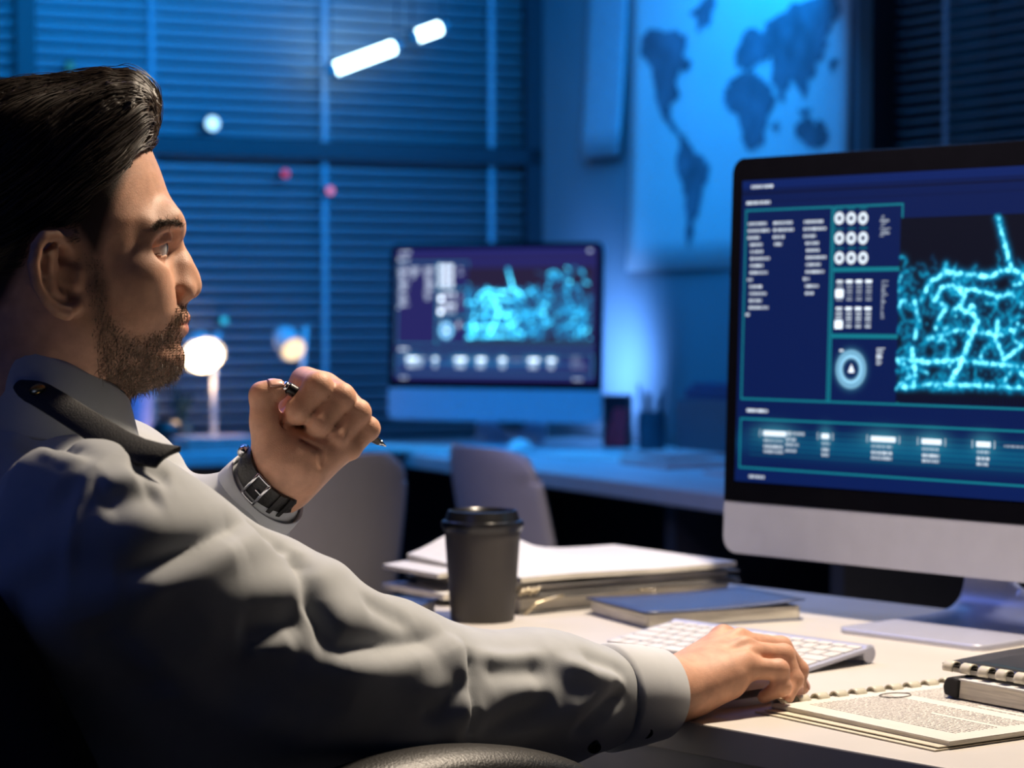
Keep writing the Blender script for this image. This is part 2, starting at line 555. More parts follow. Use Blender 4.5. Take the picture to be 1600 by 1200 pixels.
LW = P(434, 748, 1.952)
L_MCP = [P(476, 596, 1.966), P(507, 604, 1.974), P(534, 622, 1.978), P(551, 648, 1.978)]
L_F = [[L_MCP[0], P(497, 605, 1.920), P(466, 643, 1.915), P(457, 648, 1.936)],
       [L_MCP[1], P(533, 621, 1.926), P(499, 663, 1.917), P(484, 668, 1.938)],
       [L_MCP[2], P(559, 645, 1.933), P(526, 685, 1.923), P(510, 688, 1.943)],
       [L_MCP[3], P(575, 670, 1.941), P(547, 702, 1.933), P(530, 704, 1.950)]]
L_T = [P(432, 722, 1.942), P(414, 658, 1.934), P(411, 618, 1.928), P(428, 611, 1.925), P(437, 609, 1.925)]
for i in range(4):                        # the palm is tilted back, so the fingers lie deeper than the wrist
    v = .028 * (L_MCP[i] - CAM) / np.linalg.norm(L_MCP[i] - CAM)
    L_MCP[i] = L_MCP[i] + v
    L_F[i] = [L_MCP[i]] + [q + v * .93 for q in L_F[i][1:]]
L_T = [L_T[0]] + [q + k * (q - CAM) / np.linalg.norm(q - CAM) for q, k in zip(L_T[1:], (.008, .014, .018, .019))]
LR = [[.0122, .0120, .0106, .0085], [.0120, .0114, .0103, .0082], [.0115, .0106, .0096, .008], [.0108, .0096, .0086, .0075]]
def f_lhand(p):
    d = None
    w = [LW + np.array([-.009, 0, .006]), LW + np.array([-.002, .004, .002]), LW + np.array([.004, .004, -.002]), LW + np.array([.011, 0, -.006])]
    for i in range(4):
        s = seg(p, w[i], L_MCP[i], .0175, .0125)
        d = s if d is None else smin(d, s, .012)
    d = smin(d, chain(p, [P(392, 800, 1.968), LW, P(455, 720, 1.952)], [.0255, .0235, .0245], .01), .012)
    d = smin(d, seg(p, P(440, 722, 1.943), P(424, 672, 1.946), .021, .0165), .012)      # thumb mound
    d = smin(d, seg(p, P(476, 728, 1.944), P(528, 692, 1.962), .021, .0180), .014)      # heel of the hand
    fg = None
    for i in range(4):
        s = knuckled(p, L_F[i], LR[i])
        fg = s if fg is None else smin(fg, s, .0004)
    d = smin(d, fg, .002)
    t = chain(p, L_T, [.018, .0122, .0112, .0092, .0075], .004)
    d = smin(d, t, .004)
    # palm creases
    for a, b, r in (((446, 640), (437, 662), .002), ((437, 662), (450, 700), .0016), ((470, 690), (505, 702), .0015), ((505, 702), (500, 726), .0015), ((522, 700), (534, 712), .0012)):
        A = P(a[0], a[1], 1.924 + .016 * (760 - a[1]) / 120); B = P(b[0], b[1], 1.924 + .016 * (760 - b[1]) / 120)
        d = ssub(d, seg(p, A, B, r, r), .003)
    # thumb joint wrinkles
    for a, b in (((404, 634), (427, 640)), ((408, 645), (428, 649)), ((412, 655), (430, 657))):
        d = ssub(d, seg(p, P(a[0], a[1], 1.926), P(b[0], b[1], 1.929), .0012, .0012), .0015)
    # nail
    return d

# ------------------------------------------------------------------ torso, arms
TF = nrm([.87, .5, 0]); TR = nrm([.5, -.87, 0])
SH_R = P(150, 850, 1.665); EL_R = P(622, 1106, 1.845)
SH_L = P(150, 800, 2.0); EL_L = P(150, 1075, 2.06)
NECK = P(66, 650, 1.825)
PELV = np.array([-.30, 1.87, .55])
def f_core(p):
    d = chain(p, [P(48, 600, 1.826), NECK, NECK + np.array([.0, .0, -.10]), NECK + np.array([.05, .03, -.26]), PELV], [.058, .058, .07, .10, .10], .03)
    d = smin(d, chain(p, [NECK + np.array([0, 0, -.08]), SH_R, EL_R, P(1000, 1088, 2.0)], [.05, .04, .033, .026], .02), .03)
    d = smin(d, chain(p, [NECK + np.array([0, 0, -.08]), SH_L, EL_L, P(392, 800, 1.968)], [.05, .04, .03, .025], .02), .03)
    return d
def region(p, d, f, lo, hi, k):
    m = ((p > lo) & (p < hi)).all(1)
    if m.any():
        d[m] = smin(d[m], f(p[m]), k)
    return d
def bbox(pts, pad):
    pts = np.array(pts)
    return pts.min(0) - pad, pts.max(0) + pad
RB = bbox([RW, *R_T] + [q for c in R_F for q in c] + [P(1000, 1088, 2.0)], .05)
LB = bbox([LW, *L_T] + [q for c in L_F for q in c] + [P(392, 800, 1.968)], .055)
HB = (HO - np.array([.19, .19, .19]), HO + np.array([.19, .19, .21]))
def f_body(p):
    d = f_core(p)
    d = region(p, d, f_head, HB[0], HB[1], .012)
    d = region(p, d, f_rhand, RB[0], RB[1], .008)
    d = region(p, d, f_lhand, LB[0], LB[1], .008)
    return d

# ------------------------------------------------------------------ figure: materials
def masked_skin():
    m = mat('skin', (0.60, 0.325, 0.215, 1), rough=0.52, spec=0.36, var=0.14, scale=75, bump=0.2, bscale=1100, sss=0.12)
    nt = m.node_tree
    b = nt.nodes['Principled BSDF']
    src = b.inputs['Base Color'].links[0].from_socket
    at = nt.nodes.new('ShaderNodeAttribute'); at.attribute_name = 'stubble'
    mx = nt.nodes.new('ShaderNodeMix'); mx.data_type = 'RGBA'
    mx.inputs['B'].default_value = (0.035, 0.022, 0.015, 1)
    nt.links.new(at.outputs['Fac'], mx.inputs['Factor'])
    nt.links.new(src, mx.inputs['A'])
    at2 = nt.nodes.new('ShaderNodeAttribute'); at2.attribute_name = 'lips'
    mx2 = nt.nodes.new('ShaderNodeMix'); mx2.data_type = 'RGBA'
    mx2.inputs['B'].default_value = (0.50, 0.17, 0.13, 1)
    nt.links.new(at2.outputs['Fac'], mx2.inputs['Factor'])
    nt.links.new(mx.outputs['Result'], mx2.inputs['A'])
    nt.links.new(mx2.outputs['Result'], b.inputs['Base Color'])
    return m
M_SKIN = masked_skin()
M_HAIR = mat('dark hair', (0.052, 0.031, 0.018, 1), rough=0.46, var=0.4, scale=300, spec=0.45)
M_BEARD = mat('beard hair', (0.17, 0.115, 0.08, 1), rough=0.45, var=0.75, scale=400, spec=0.4)
M_SHIRT = mat('shirt cloth', (0.43, 0.45, 0.47, 1), rough=0.72, var=0.05, scale=30, bump=0.12, bscale=1500, sheen=0.15, spec=0.25)
M_CUFF = mat('cuff cloth', (0.56, 0.58, 0.61, 1), rough=0.75, var=0.04, scale=30, bump=0.1, bscale=1500, sheen=0.15, spec=0.25)
M_EPAU = mat('black ribbed cloth', (0.020, 0.020, 0.022, 1), rough=0.7, var=0.3, scale=700, bump=0.5, bscale=900)
M_NAVY = mat('navy trousers', (0.012, 0.014, 0.022, 1), rough=0.85, var=0.2)
M_LEATHER = mat('black leather', (0.012, 0.011, 0.011, 1), rough=0.42, var=0.2, bump=0.3, bscale=500)
M_BRASS = mat('brass', (0.75, 0.52, 0.18, 1), rough=0.25, metal=1.0)
M_STEEL = mat('steel', (0.75, 0.75, 0.77, 1), rough=0.22, metal=1.0)
M_BLACKP = mat('black plastic', (0.010, 0.010, 0.011, 1), rough=0.35)
M_EYE = mat('eye white', (0.75, 0.70, 0.68, 1), rough=0.12, var=0.03)
M_IRIS = mat('iris', (0.05, 0.08, 0.11, 1), rough=0.1)
M_NAIL = mat('nail', (0.72, 0.43, 0.36, 1), rough=0.25, var=0.05)

person = thing('person', 'bearded man in a light grey uniform shirt seated at the desk, fist with pen raised', 'person', (PELV[0], PELV[1], 0))

# ------------------------------------------------------------------ body
allp = np.array([HO + [0, 0, .2], PELV, SH_R, SH_L, EL_L, EL_R, *R_F[0], *R_F[1], P(572, 660, 1.95)])
bV, bF = surfnet(f_body, (-.62, 1.52, .42), (.36, 2.30, 1.34), .0019)
bV = smooth_mesh(bV, bF, 1, .5)
bN = vnormals(bV, bF)
body = link_mesh('body', bV, bF, M_SKIN, person, smooth=True)

hq = to_head(bV)
headv = (np.abs(hq) < .2).all(1) & (hq[:, 2] > -.13)
def pxpoly(pts):
    return [S(*p) for p in pts]
hair_px = [(236, 233), (241, 215), (244, 190), (243, 162), (237, 145), (226, 131), (212, 122), (196, 115), (178, 117), (160, 113), (138, 117), (112, 121), (72, 125), (35, 127), (0, 132), (-45, 145), (-92, 190), (-128, 262), (-133, 345), (-118, 420), (-92, 475), (-66, 520), (-40, 520), (0, 470), (22, 420), (30, 372), (60, 352), (96, 360), (112, 384), (122, 404), (138, 404), (146, 370), (160, 325), (180, 285), (196, 250), (206, 236)]
beard_px = [(112, 392), (140, 400), (152, 440), (160, 490), (178, 512), (205, 520), (232, 512), (250, 498), (258, 482), (272, 470), (292, 472), (299, 486), (299, 500), (283, 503), (270, 507), (282, 520), (290, 530), (300, 560), (294, 585), (262, 610), (200, 630), (160, 628), (136, 580), (118, 480)]
hp2, bp2 = Poly2D(pxpoly(hair_px), (-.17, -.21), (.17, .21)), Poly2D(pxpoly(beard_px), (-.17, -.21), (.17, .21))
st = np.zeros(len(bV))
hx_, hy_, hz_ = hq[headv].T
notear = ~((np.abs(hy_) > .0785) & (hx_ > -.04) & (hx_ < .012) & (np.abs(hz_) < .05))
a = np.clip(hp2(hx_, hz_) / .008 + .3, 0, 1) * 0.97 * notear
bm_ = np.clip(bp2(hx_, hz_) / .010 + .1, 0, 1) * 0.5 * notear
st[headv] = np.maximum(a, bm_)
li = np.zeros(len(bV))
lx, lz = S(290, 506)
li[headv] = np.clip(1.2 - (((hx_ - lx) / .014) ** 2 + (hy_ / .023) ** 2 + ((hz_ - lz) / .0085) ** 2), 0, 1) * .8
st = st * (1 - np.minimum(1, li * 1.3))
for nm, arr in (('stubble', st), ('lips', li)):
    at_ = body.data.attributes.new(nm, 'FLOAT', 'POINT')
    at_.data.foreach_set('value', arr.astype(np.float32))

# eyes
for s in (1, 0):
    c = EYE_L[s]
    g = MB()
    g.lathe([(.0126 * math.sin(t), -.0126 * math.cos(t)) for t in np.linspace(.05, 2.55, 16)] , from_head(c), 20, 0, ux=HY, uy=ZU, uz=nrm(HX + .1 * HY - .03 * ZU))
    g.lathe([(.0126 * math.sin(t) + .0001, -.0126 * math.cos(t)) for t in np.linspace(2.55, 3.10, 8)], from_head(c), 20, 1, ux=HY, uy=ZU, uz=nrm(HX + .1 * HY - .03 * ZU))
    build(g, 'eye', [M_EYE, M_IRIS], person, smooth=True)

# nails
def nail(pts_mid, along, up, w, l):
    g = []
    for i in range(7):
        u = -1 + 2 * i / 6
        row = []
        for j in range(7):
            v = -1 + 2 * j / 6
            sd = np.cross(along, up)
            row.append(pts_mid + along * (u * l) + sd * (v * w * (1 - .25 * max(0, -u) ** 2)) - up * (.35 * w * v * v + .0006 * u * u))
        g.append(row)
    return g
def add_nail(f, mid, along, up, w, l):
    along = nrm(along); up = nrm(up - along * np.dot(up, along))
    G = np.array(nail(mid, along, up, w, l)); q = G.reshape(-1, 3)
    for _ in range(6):
        g_ = np.stack([f(q + np.eye(3)[a] * .0008) - f(q - np.eye(3)[a] * .0008) for a in range(3)], 1)
        g_ /= np.maximum(np.linalg.norm(g_, axis=1), 1e-9)[:, None]
        q = q - g_ * (f(q) - .0002)[:, None] * .8
    m = MB(); m.grid(q.reshape(G.shape))
    o = build(m, 'fingernail', M_NAIL, person, smooth=True)
    s = o.modifiers.new('thick', 'SOLIDIFY'); s.thickness = .0007; s.offset = 0
    return o
def surf_out(f, c, d, step=.0004):
    c = np.array(c, float); d = nrm(d)
    for _ in range(80):
        if f(c[None])[0] > -.0001:
            break
        c = c + d * step
    return c
VIEW = nrm(CAM - LW)
tp = L_T[4] * .35 + L_T[3] * .65
upv = nrm(VIEW * .50 + ZU * .85)
add_nail(f_lhand, surf_out(f_lhand, tp, upv), L_T[4] - L_T[2], upv, .0058, .0065)
for i, fz in ((0, 1.0), (1, 1.0)):
    t0, t1 = R_F[i][2], R_F[i][3]
    upn = nrm(np.cross(np.cross(t1 - t0, ZU), t1 - t0) * 1.0)
    add_nail(f_rhand, surf_out(f_rhand, t1, upn), t1 - t0, upn, .0048, .006)

# ------------------------------------------------------------------ hair
HTOP = Poly2D(pxpoly([(233, 233), (242, 212), (245, 190), (244, 162), (238, 145), (226, 131), (212, 122), (196, 115), (178, 117), (160, 113), (138, 117), (112, 121), (72, 125), (35, 127), (0, 132), (-45, 145), (-92, 190), (-128, 262), (-133, 345), (-118, 420), (-92, 490), (-60, 500), (60, 480), (200, 420), (228, 300)]), (-.17, -.21), (.17, .21))
HLINE = Poly2D(pxpoly([(229, 238), (260, 238), (270, 60), (-200, 60), (-200, 530), (-62, 528), (-30, 515), (0, 470), (18, 420), (24, 368), (60, 346), (98, 354), (114, 382), (123, 405), (136, 405), (143, 370), (156, 325), (178, 285), (194, 250), (204, 239)]), (-.17, -.21), (.17, .21))
def f_hair(p, grooves=True):
    q = to_head(p)
    x, y, z = q.T
    d2 = HTOP(x, z)
    k = np.clip(1 - d2 / .076, 0, 4)
    top = np.clip((z - .02) / .09, 0, 1)
    W = .0778 + .005 * top
    d = (np.sqrt(k * k + (y / W) ** 2) - 1) * .068
    d = np.maximum(d, -HLINE(x, z) * .9)
    if grooves:
        s = np.abs(y) * 55 + 22 * z
        w = np.sin(s * 9 + 5 * np.sin(x * 38) + 2.2 * np.sin(x * 90 + y * 60)) + .7 * np.sin(s * 21 + 7 * np.sin(x * 55 + 1) + y * 160) + .4 * np.sin(s * 47 + 4 * np.sin(x * 120))
        d = d - (.0014 * w) * (.25 + .75 * top)
    return d
hV, hF = surfnet(f_hair, HO - .19, HO + np.array([.19, .19, .21]), .002, 1.8)
hV = smooth_mesh(hV, hF, 1, .4)
HMESH = [(hV, hF)]

def sdf_normal(f, p, e=.0015):
    g = np.stack([f(p + np.eye(3)[a] * e) - f(p - np.eye(3)[a] * e) for a in range(3)], 1)
    return g / np.maximum(np.linalg.norm(g, axis=1), 1e-9)[:, None]
def strand_mesh(paths, r0, r1, sides=3):
    """paths: (n, k, 3) -> one mesh of thin tapered tubes"""
    n, k, _ = paths.shape
    t = np.gradient(paths, axis=1)
    t /= np.maximum(np.linalg.norm(t, axis=2), 1e-9)[..., None]
    ref = np.array([.31, .2, .93])
    a = np.cross(t, ref); a /= np.maximum(np.linalg.norm(a, axis=2), 1e-9)[..., None]
    b = np.cross(t, a)
    rad = (r0 + (r1 - r0) * np.linspace(0, 1, k) ** 1.5)[None, :, None]
    V = np.stack([paths + rad * (math.cos(c) * a + math.sin(c) * b) for c in np.arange(sides) * 2 * math.pi / sides], 2)
    idx = np.arange(n * k * sides).reshape(n, k, sides)
    F = np.stack([idx[:, :-1, :], np.roll(idx, -1, 2)[:, :-1, :], np.roll(idx, -1, 2)[:, 1:, :], idx[:, 1:, :]], -1).reshape(-1, 4)
    return V.reshape(-1, 3), F
# top hair swept back in waves
hN = vnormals(hV, hF)
hh = to_head(hV)
wgt = (hh[:, 2] > .035) & (hh[:, 0] > -.12)
cand = np.nonzero(wgt)[0]
pick = RNG.choice(cand, 5200)
pos = hV[pick] + RNG.normal(0, .001, (len(pick), 3))
K = 16
ln = RNG.uniform(.05, .11, len(pick))
ph = RNG.uniform(0, 6.28, len(pick))
cl = np.sin(to_head(pos)[:, 1] * 170 + to_head(pos)[:, 2] * 120)
lift = .0012 + .0016 * np.sin(cl * 2.2 + .6 * ph * .3) + RNG.uniform(0, .0016, len(pick)) + .003 * RNG.random(len(pick)) ** 12
path = [pos]
fh = lambda q: f_hair(q, False)
for j in range(K - 1):
    q = to_head(pos)
    side = np.sign(q[:, 1]) * np.clip(np.abs(q[:, 1]) / .06, 0, 1)
    wave = .42 * np.sin(q[:, 0] * 42 + 26 * q[:, 1] + 1.1 * cl)
    drop = -.15 - .55 * np.abs(side) + wave * .5
    dirv = -HX[None] * 1.0 + (side * .35 + wave * .45)[:, None] * HY[None] + drop[:, None] * ZU[None]
    front = np.clip((q[:, 0] - .055) / .03, 0, 1)
    dirv = dirv + front[:, None] * (ZU * 1.1)[None]
    nn = sdf_normal(fh, pos)
    dirv = dirv - nn * np.sum(dirv * nn, 1)[:, None]
    dirv /= np.maximum(np.linalg.norm(dirv, axis=1), 1e-9)[:, None]
    pos = pos + dirv * (ln / K)[:, None]
    s = fh(pos)
    pos = pos + nn * np.clip(lift * math.sin(math.pi * (j + 1) / K) - s, -.004, .004)[:, None]
    path.append(pos)
HMESH.append(strand_mesh(np.stack(path, 1), .00042, .0001))
# short side hair
m2 = (hh[:, 2] <= .06) & (np.abs(hh[:, 1]) > .02)
pick = RNG.choice(np.nonzero(m2)[0], 2600)
pos = hV[pick]; nn = hN[pick]
dv = nn * .45 - HX * .55 - ZU * .75 + RNG.normal(0, .18, (len(pick), 3))
dv /= np.linalg.norm(dv, axis=1)[:, None]
l2 = RNG.uniform(.004, .009, len(pick))
HMESH.append(strand_mesh(np.stack([pos + dv * (l2 * t)[:, None] - nn * (l2 * t * t * .25)[:, None] for t in np.linspace(0, 1, 4)], 1), .00026, .0001))
# stray hairs along the hairline
V0 = np.concatenate([m[0] for m in HMESH]); o_ = np.cumsum([0] + [len(m[0]) for m in HMESH])
F0 = np.concatenate([m[1] + o_[i] for i, m in enumerate(HMESH)])
link_mesh('hair', V0, F0, M_HAIR, person, smooth=True)

# ------------------------------------------------------------------ beard, brows
def root_pick(poly2, n, dens=None):
    x, y, z = hq.T
    w = np.zeros(len(bV)); 
    w[headv] = np.clip(poly2(x[headv], z[headv]) / .009, 0, 1)
    w *= ~((np.abs(y) > .0785) & (x > -.04) & (x < .012))
    w *= (np.abs(y) < .079)
    w *= 1 - np.minimum(1, li * 1.6)
    return RNG.choice(len(bV), n, p=w / w.sum())
pk = root_pick(bp2, 12000)
nn = bN[pk]; q = hq[pk]
dv = nn * .75 - ZU * .55 + HX * (.30 - .2 * np.clip(np.abs(q[:, 1:2]) / .05, 0, 1)) + RNG.normal(0, .28, (len(pk), 3))
must = (q[:, 2] > S(285, 505)[1]) & (q[:, 0] > S(250, 480)[0])
dv[must] += -ZU * .55 + HY[None] * (np.sign(q[must, 1:2]) * .5)
dv /= np.linalg.norm(dv, axis=1)[:, None]
fade = np.clip((S(200, 505)[1] - q[:, 2]) / .03, 0, 1)
l2 = RNG.uniform(.0022, .0050, len(pk)) + fade * RNG.uniform(.0005, .004, len(pk)) + must * .0015
bpaths = np.stack([bV[pk] - nn * .0005 + dv * (l2 * t)[:, None] - ZU[None] * (l2 * t * t * .35)[:, None] for t in np.linspace(0, 1, 4)], 1)
v_, f_ = strand_mesh(bpaths, .00022, .00008)
link_mesh('beard', v_, f_, M_BEARD, person, smooth=True)
brow_px = [(222, 357), (236, 346), (262, 344), (277, 352), (276, 360), (260, 356), (240, 357), (226, 366)]
br2 = Poly2D(pxpoly(brow_px), (-.17, -.21), (.17, .21))
pk = root_pick(br2, 900)
for sgn in (-1, 1):
    pp = pk[(hq[pk, 1] * sgn) > .006]
    nn = bN[pp]
    dv = nn * .5 + HY[None] * sgn * .8 - HX * .3 + RNG.normal(0, .2, (len(pp), 3))
    dv /= np.linalg.norm(dv, axis=1)[:, None]
    l2 = RNG.uniform(.004, .008, len(pp))
    v_, f_ = strand_mesh(np.stack([bV[pp] + dv * (l2 * t)[:, None] - nn * (l2 * t * t * .4)[:, None] for t in np.linspace(0, 1, 4)], 1), .00022, .0001)
    link_mesh('eyebrow', v_, f_, M_BEARD, person, smooth=True)

# ------------------------------------------------------------------ shirt
WR_R = P(925, 1091, 1.962)
WR_L = P(398, 785, 1.966)
def f_shirt(p):
    ax = np.array([TF, TR, ZU])
    d = ell(p, NECK + TF * .015 + np.array([0, 0, -.175]), ax, (.145, .185, .165))
    d = smin(d, ell(p, NECK + TF * .05 + np.array([.01, .02, -.35]), ax, (.165, .185, .25)), .06)
    d = smin(d, ell(p, PELV + np.array([0, 0, .06]), ax, (.15, .18, .15)), .05)
    d = smin(d, chain(p, [NECK + np.array([0, 0, -.055]) - TF * .015, NECK + TR * .12 + np.array([0, 0, -.105])], [.056, .055], .05), .05)
    d = smin(d, chain(p, [NECK + np.array([0, 0, -.055]) - TF * .015, NECK - TR * .12 + np.array([0, 0, -.105])], [.056, .055], .05), .05)
    r = chain(p, [SH_R - np.array([0, 0, .012]), SH_R * .45 + EL_R * .55 + np.array([0, 0, -.012]), EL_R + np.array([-.002, 0, .004]), P(740, 1098, 1.89), P(850, 1092, 1.93), WR_R], [.088, .076, .070, .053, .050, .0455], .03)
    d = smin(d, r, .035)
    l = chain(p, [SH_L, EL_L, WR_L * .8 + EL_L * .2, WR_L], [.085, .07, .048, .037], .03)
    d = smin(d, l, .03)
    return d
sV, sF = surfnet(f_shirt, (-.72, 1.45, .38), (.22, 2.32, 1.10), .0034)
sV = smooth_mesh(sV, sF, 3, .5)
sN = vnormals(sV, sF)
def fold(px, amp, width, taper=True, sharp=0.0):
    global sV
    pts = np.array([trace(f_shirt, *q) for q in px])
    L = np.cumsum([0] + [np.linalg.norm(pts[i + 1] - pts[i]) for i in range(len(pts) - 1)])
    best = np.full(len(sV), 9.0); par = np.zeros(len(sV))
    for i in range(len(pts) - 1):
        ab = pts[i + 1] - pts[i]
        t = np.clip((sV0 - pts[i]) @ ab / (ab @ ab), 0, 1)
        dd = np.linalg.norm(sV0 - pts[i] - t[:, None] * ab, axis=1)
        m = dd < best
        best[m] = dd[m]; par[m] = (L[i] + t[m] * (L[i + 1] - L[i])) / L[-1]
    e = np.exp(-np.abs(best / width) ** (2 - sharp))
    tp = np.clip(np.minimum(par, 1 - par) * 5, .15, 1) if taper else 1.0
    sV += sN * ((amp if amp > 0 else amp * .6) * e * tp)[:, None]
sV0 = sV.copy()
FOLDS = [
 ([(168, 897), (215, 890), (262, 874), (300, 858), (345, 834), (388, 808)], .011, .010, .5),
 ([(190, 925), (240, 912), (300, 890), (345, 868), (385, 850)], -.010, .016, 0),
 ([(392, 812), (425, 832), (458, 862)], .008, .012, 0),
 ([(462, 850), (478, 890), (492, 940), (512, 985), (540, 1008)], .010, .011, .4),
 ([(368, 990), (410, 985), (455, 973), (490, 955)], .009, .013, 0),
 ([(380, 1018), (430, 1012), (470, 1000)], -.006, .012, 0),
 ([(486, 1005), (540, 1014), (600, 1010), (650, 998), (700, 985)], .009, .011, .4),
 ([(500, 1034), (570, 1038), (640, 1032), (690, 1020)], -.009, .014, 0),
 ([(560, 935), (600, 955), (650, 968)], .005, .010, 0),
 ([(690, 988), (712, 1010), (726, 1050), (732, 1100), (735, 1150)], -.009, .013, 0),
 ([(728, 1004), (739, 1030), (743, 1065), (742, 1110), (741, 1158)], .009, .006, .6),
 ([(655, 1122), (690, 1108), (716, 1085), (734, 1055)], .006, .010, 0),
 ([(745, 1025), (800, 1027), (858, 1021)], -.006, .008, 0),
 ([(750, 1045), (810, 1052), (860, 1048)], .004, .010, 0),
 ([(864, 1024), (888, 1042), (925, 1054), (962, 1062), (984, 1068)], -.010, .010, .3),
 ([(905, 1026), (950, 1040), (985, 1052)], .005, .010, 0),
 ([(982, 1070), (962, 1092), (935, 1120), (888, 1152)], .009, .008, .5),
 ([(960, 1074), (925, 1092), (880, 1118)], -.005, .010, 0),
 ([(747, 1152), (790, 1132), (830, 1108), (872, 1094)], .006, .009, 0),
 ([(756, 1090), (800, 1085), (850, 1075)], -.004, .012, 0),
 ([(0, 699), (40, 706), (80, 720), (132, 750)], -.006, .005, .6),
 ([(176, 704), (150, 730), (136, 752), (120, 790), (108, 850), (105, 945)], -.0055, .004, .6),
 ([(10, 686), (50, 688), (90, 698)], .008, .011, 0),
 ([(70, 682), (100, 690), (120, 705), (150, 716)], .008, .009, 0),
 ([(95, 704), (112, 716), (128, 734)], -.006, .007, 0),
 ([(20, 735), (80, 745), (118, 770)], -.010, .020, 0),
 ([(150, 760), (190, 755), (225, 745)], -.007, .012, 0),
 ([(200, 718), (240, 728), (275, 745)], .006, .012, 0),
 ([(150, 790), (200, 775), (260, 770)], .006, .012, 0),
 ([(300, 1020), (380, 1060), (470, 1090), (560, 1095)], .006, .018, 0),
 ([(200, 1000), (280, 1060), (380, 1110), (470, 1140)], -.008, .018, 0),
 ([(140, 960), (180, 1030), (260, 1100)], .008, .016, 0),
]
for px, amp, w, sh in FOLDS:
    fold(px, amp, w, True, sh)
sV += sN * (.0022 * (np.sin(sV0[:, 0] * 46 + 3 * np.sin(sV0[:, 2] * 31)) * np.sin(sV0[:, 2] * 52 + 2 * np.sin(sV0[:, 0] * 27) + sV0[:, 1] * 22)))[:, None]
sV = smooth_mesh(sV, sF, 1, .3)
shirt = link_mesh('shirt', sV, sF, M_SHIRT, person, smooth=True)
shirt['label'] = 'light grey uniform shirt with long sleeves'

def ring(c, axis, up, prof, n=40, wob=0.0, ell_=(1, 1), mi=0):
    """a band of revolution: prof = [(radius, along)]"""
    axis = nrm(axis); u = nrm(up - axis * np.dot(up, axis)); v = np.cross(axis, u)
    G = []
    for k in range(n):
        a = 2 * math.pi * k / n
        w = 1 + wob * math.sin(2 * a + 1) + wob * .5 * math.sin(5 * a)
        G.append([c + axis * z + (u * math.cos(a) * ell_[0] + v * math.sin(a) * ell_[1]) * r * w for r, z in prof])
    G.append(G[0])
    return G
# cuffs
axr = nrm(P(1040, 1085, 2.02) - P(940, 1092, 1.968))
cr = P(946, 1090, 1.972)
g = MB(); g.grid(ring(cr, axr, ZU, [(.036, -.004), (.0440, -.002), (.0452, .004), (.0425, .035), (.0385, .0625), (.0372, .0638), (.0358, .061), (.036, .01)], 48, .012))
cuff = build(g, 'cuff', M_CUFF, shirt, smooth=True)
axl = nrm(LW - WR_L)
g = MB(); g.grid(ring(WR_L - axl * .03, axl, ZU, [(.034, -.004), (.0385, -.002), (.0385, .010), (.0375, .040), (.0368, .0480), (.0356, .0485), (.0345, .046), (.034, .01)], 48, .012))
build(g, 'cuff', M_CUFF, shirt, smooth=True)
for px, py, f_ in ((1016, 1137, None), (928, 1170, None)):
    c = trace(f_shirt, px - (20 if px > 1000 else 0), py - 4)
    n_ = nrm(CAM - c) * .7 + np.array([.2, 0, -.6]); n_ = nrm(n_)
    u_ = nrm(np.cross(n_, ZU)); w_ = np.cross(n_, u_)
    if px > 1000:
        c = cr + axr * .018 + nrm(n_ - axr * np.dot(n_, axr)) * .0402
    g = MB(); g.lathe([(.0001, .0026), (.0035, .0022), (.0052, .0030), (.0056, .0018), (.0052, -.002)], c, 20, ux=u_, uy=w_, uz=n_)
    build(g, 'button', M_BLACKP, shirt, smooth=True)
# collar: a stand that hugs the neck and a fall turned over it
NC = P(58, 600, 1.826)
def neck_r(px_y):
    return .0
G = []
for k in range(61):
    a = 2 * math.pi * k / 60
    cf, sf = math.cos(a), math.sin(a)                # 0 = front
    dirn = TF * cf + TR * sf
    zt = P(58, 585, 1.826)[2] - .030 * cf + .007        # higher at the back
    rt = .0685 - .010 * cf * cf
    base = np.array([NC[0], NC[1], 0]) + TF * .006
    fl = .010 + .008 * max(0, cf)
    dn = 1.0 + .45 * max(0, -cf) + .2 * abs(sf)
    prof = [(rt - .004, -.040), (rt - .0025, -.010), (rt, 0), (rt + .0025, .0015), (rt + .005, -.002), (rt + fl * .7, -.026 * dn), (rt + fl * 1.15, -.046 * dn), (rt + fl * 1.1, -.048 * dn), (rt + fl * .55, -.026 * dn), (rt + .002, -.008)]
    G.append([base + dirn * r + ZU * (zt + z) for r, z in prof])
g = MB(); g.grid(G)
collar = build(g, 'collar', M_SHIRT, shirt, smooth=True)
# epaulette
cl_px = [(28, 599), (60, 613), (92, 632), (125, 653), (157, 673), (183, 689), (207, 700), (232, 707), (262, 712)]
cl_d = []
for i, q in enumerate(cl_px):
    h_ = trace(f_shirt, q[0], q[1] + 6)
    dd = (h_ - CAM) @ np.array([0, CP, -SP])
    cl_d.append(dd if dd < 2.0 else 9.0)
lin_d = np.linspace(1.767, 1.705, len(cl_px))
cl_d = np.minimum(np.array(cl_d) - .014, lin_d - .010)
cl_d = np.minimum(cl_d, np.convolve(np.pad(cl_d, 1, mode='edge'), np.ones(3) / 3, 'valid'))
for _ in range(6):
    cl_d[1:-1] = (cl_d[:-2] + 2 * cl_d[1:-1] + cl_d[2:]) / 4
ctr = np.array([P(q[0], q[1], dd) for q, dd in zip(cl_px, cl_d)])
A, B_ = ctr[0], ctr[-1]
ax = nrm(B_ - A); vw = nrm(CAM - ctr[4])
sd = nrm(np.cross(ax, vw)); sd = sd if sd[2] > 0 else -sd
upn = nrm(np.cross(ax, sd)); upn = upn if upn @ vw > 0 else -upn
sd = nrm(sd * .82 - upn * .57); upn = nrm(np.cross(ax, sd)); upn = upn if upn[2] > 0 else -upn
L_ = np.linalg.norm(B_ - A)
rows = []
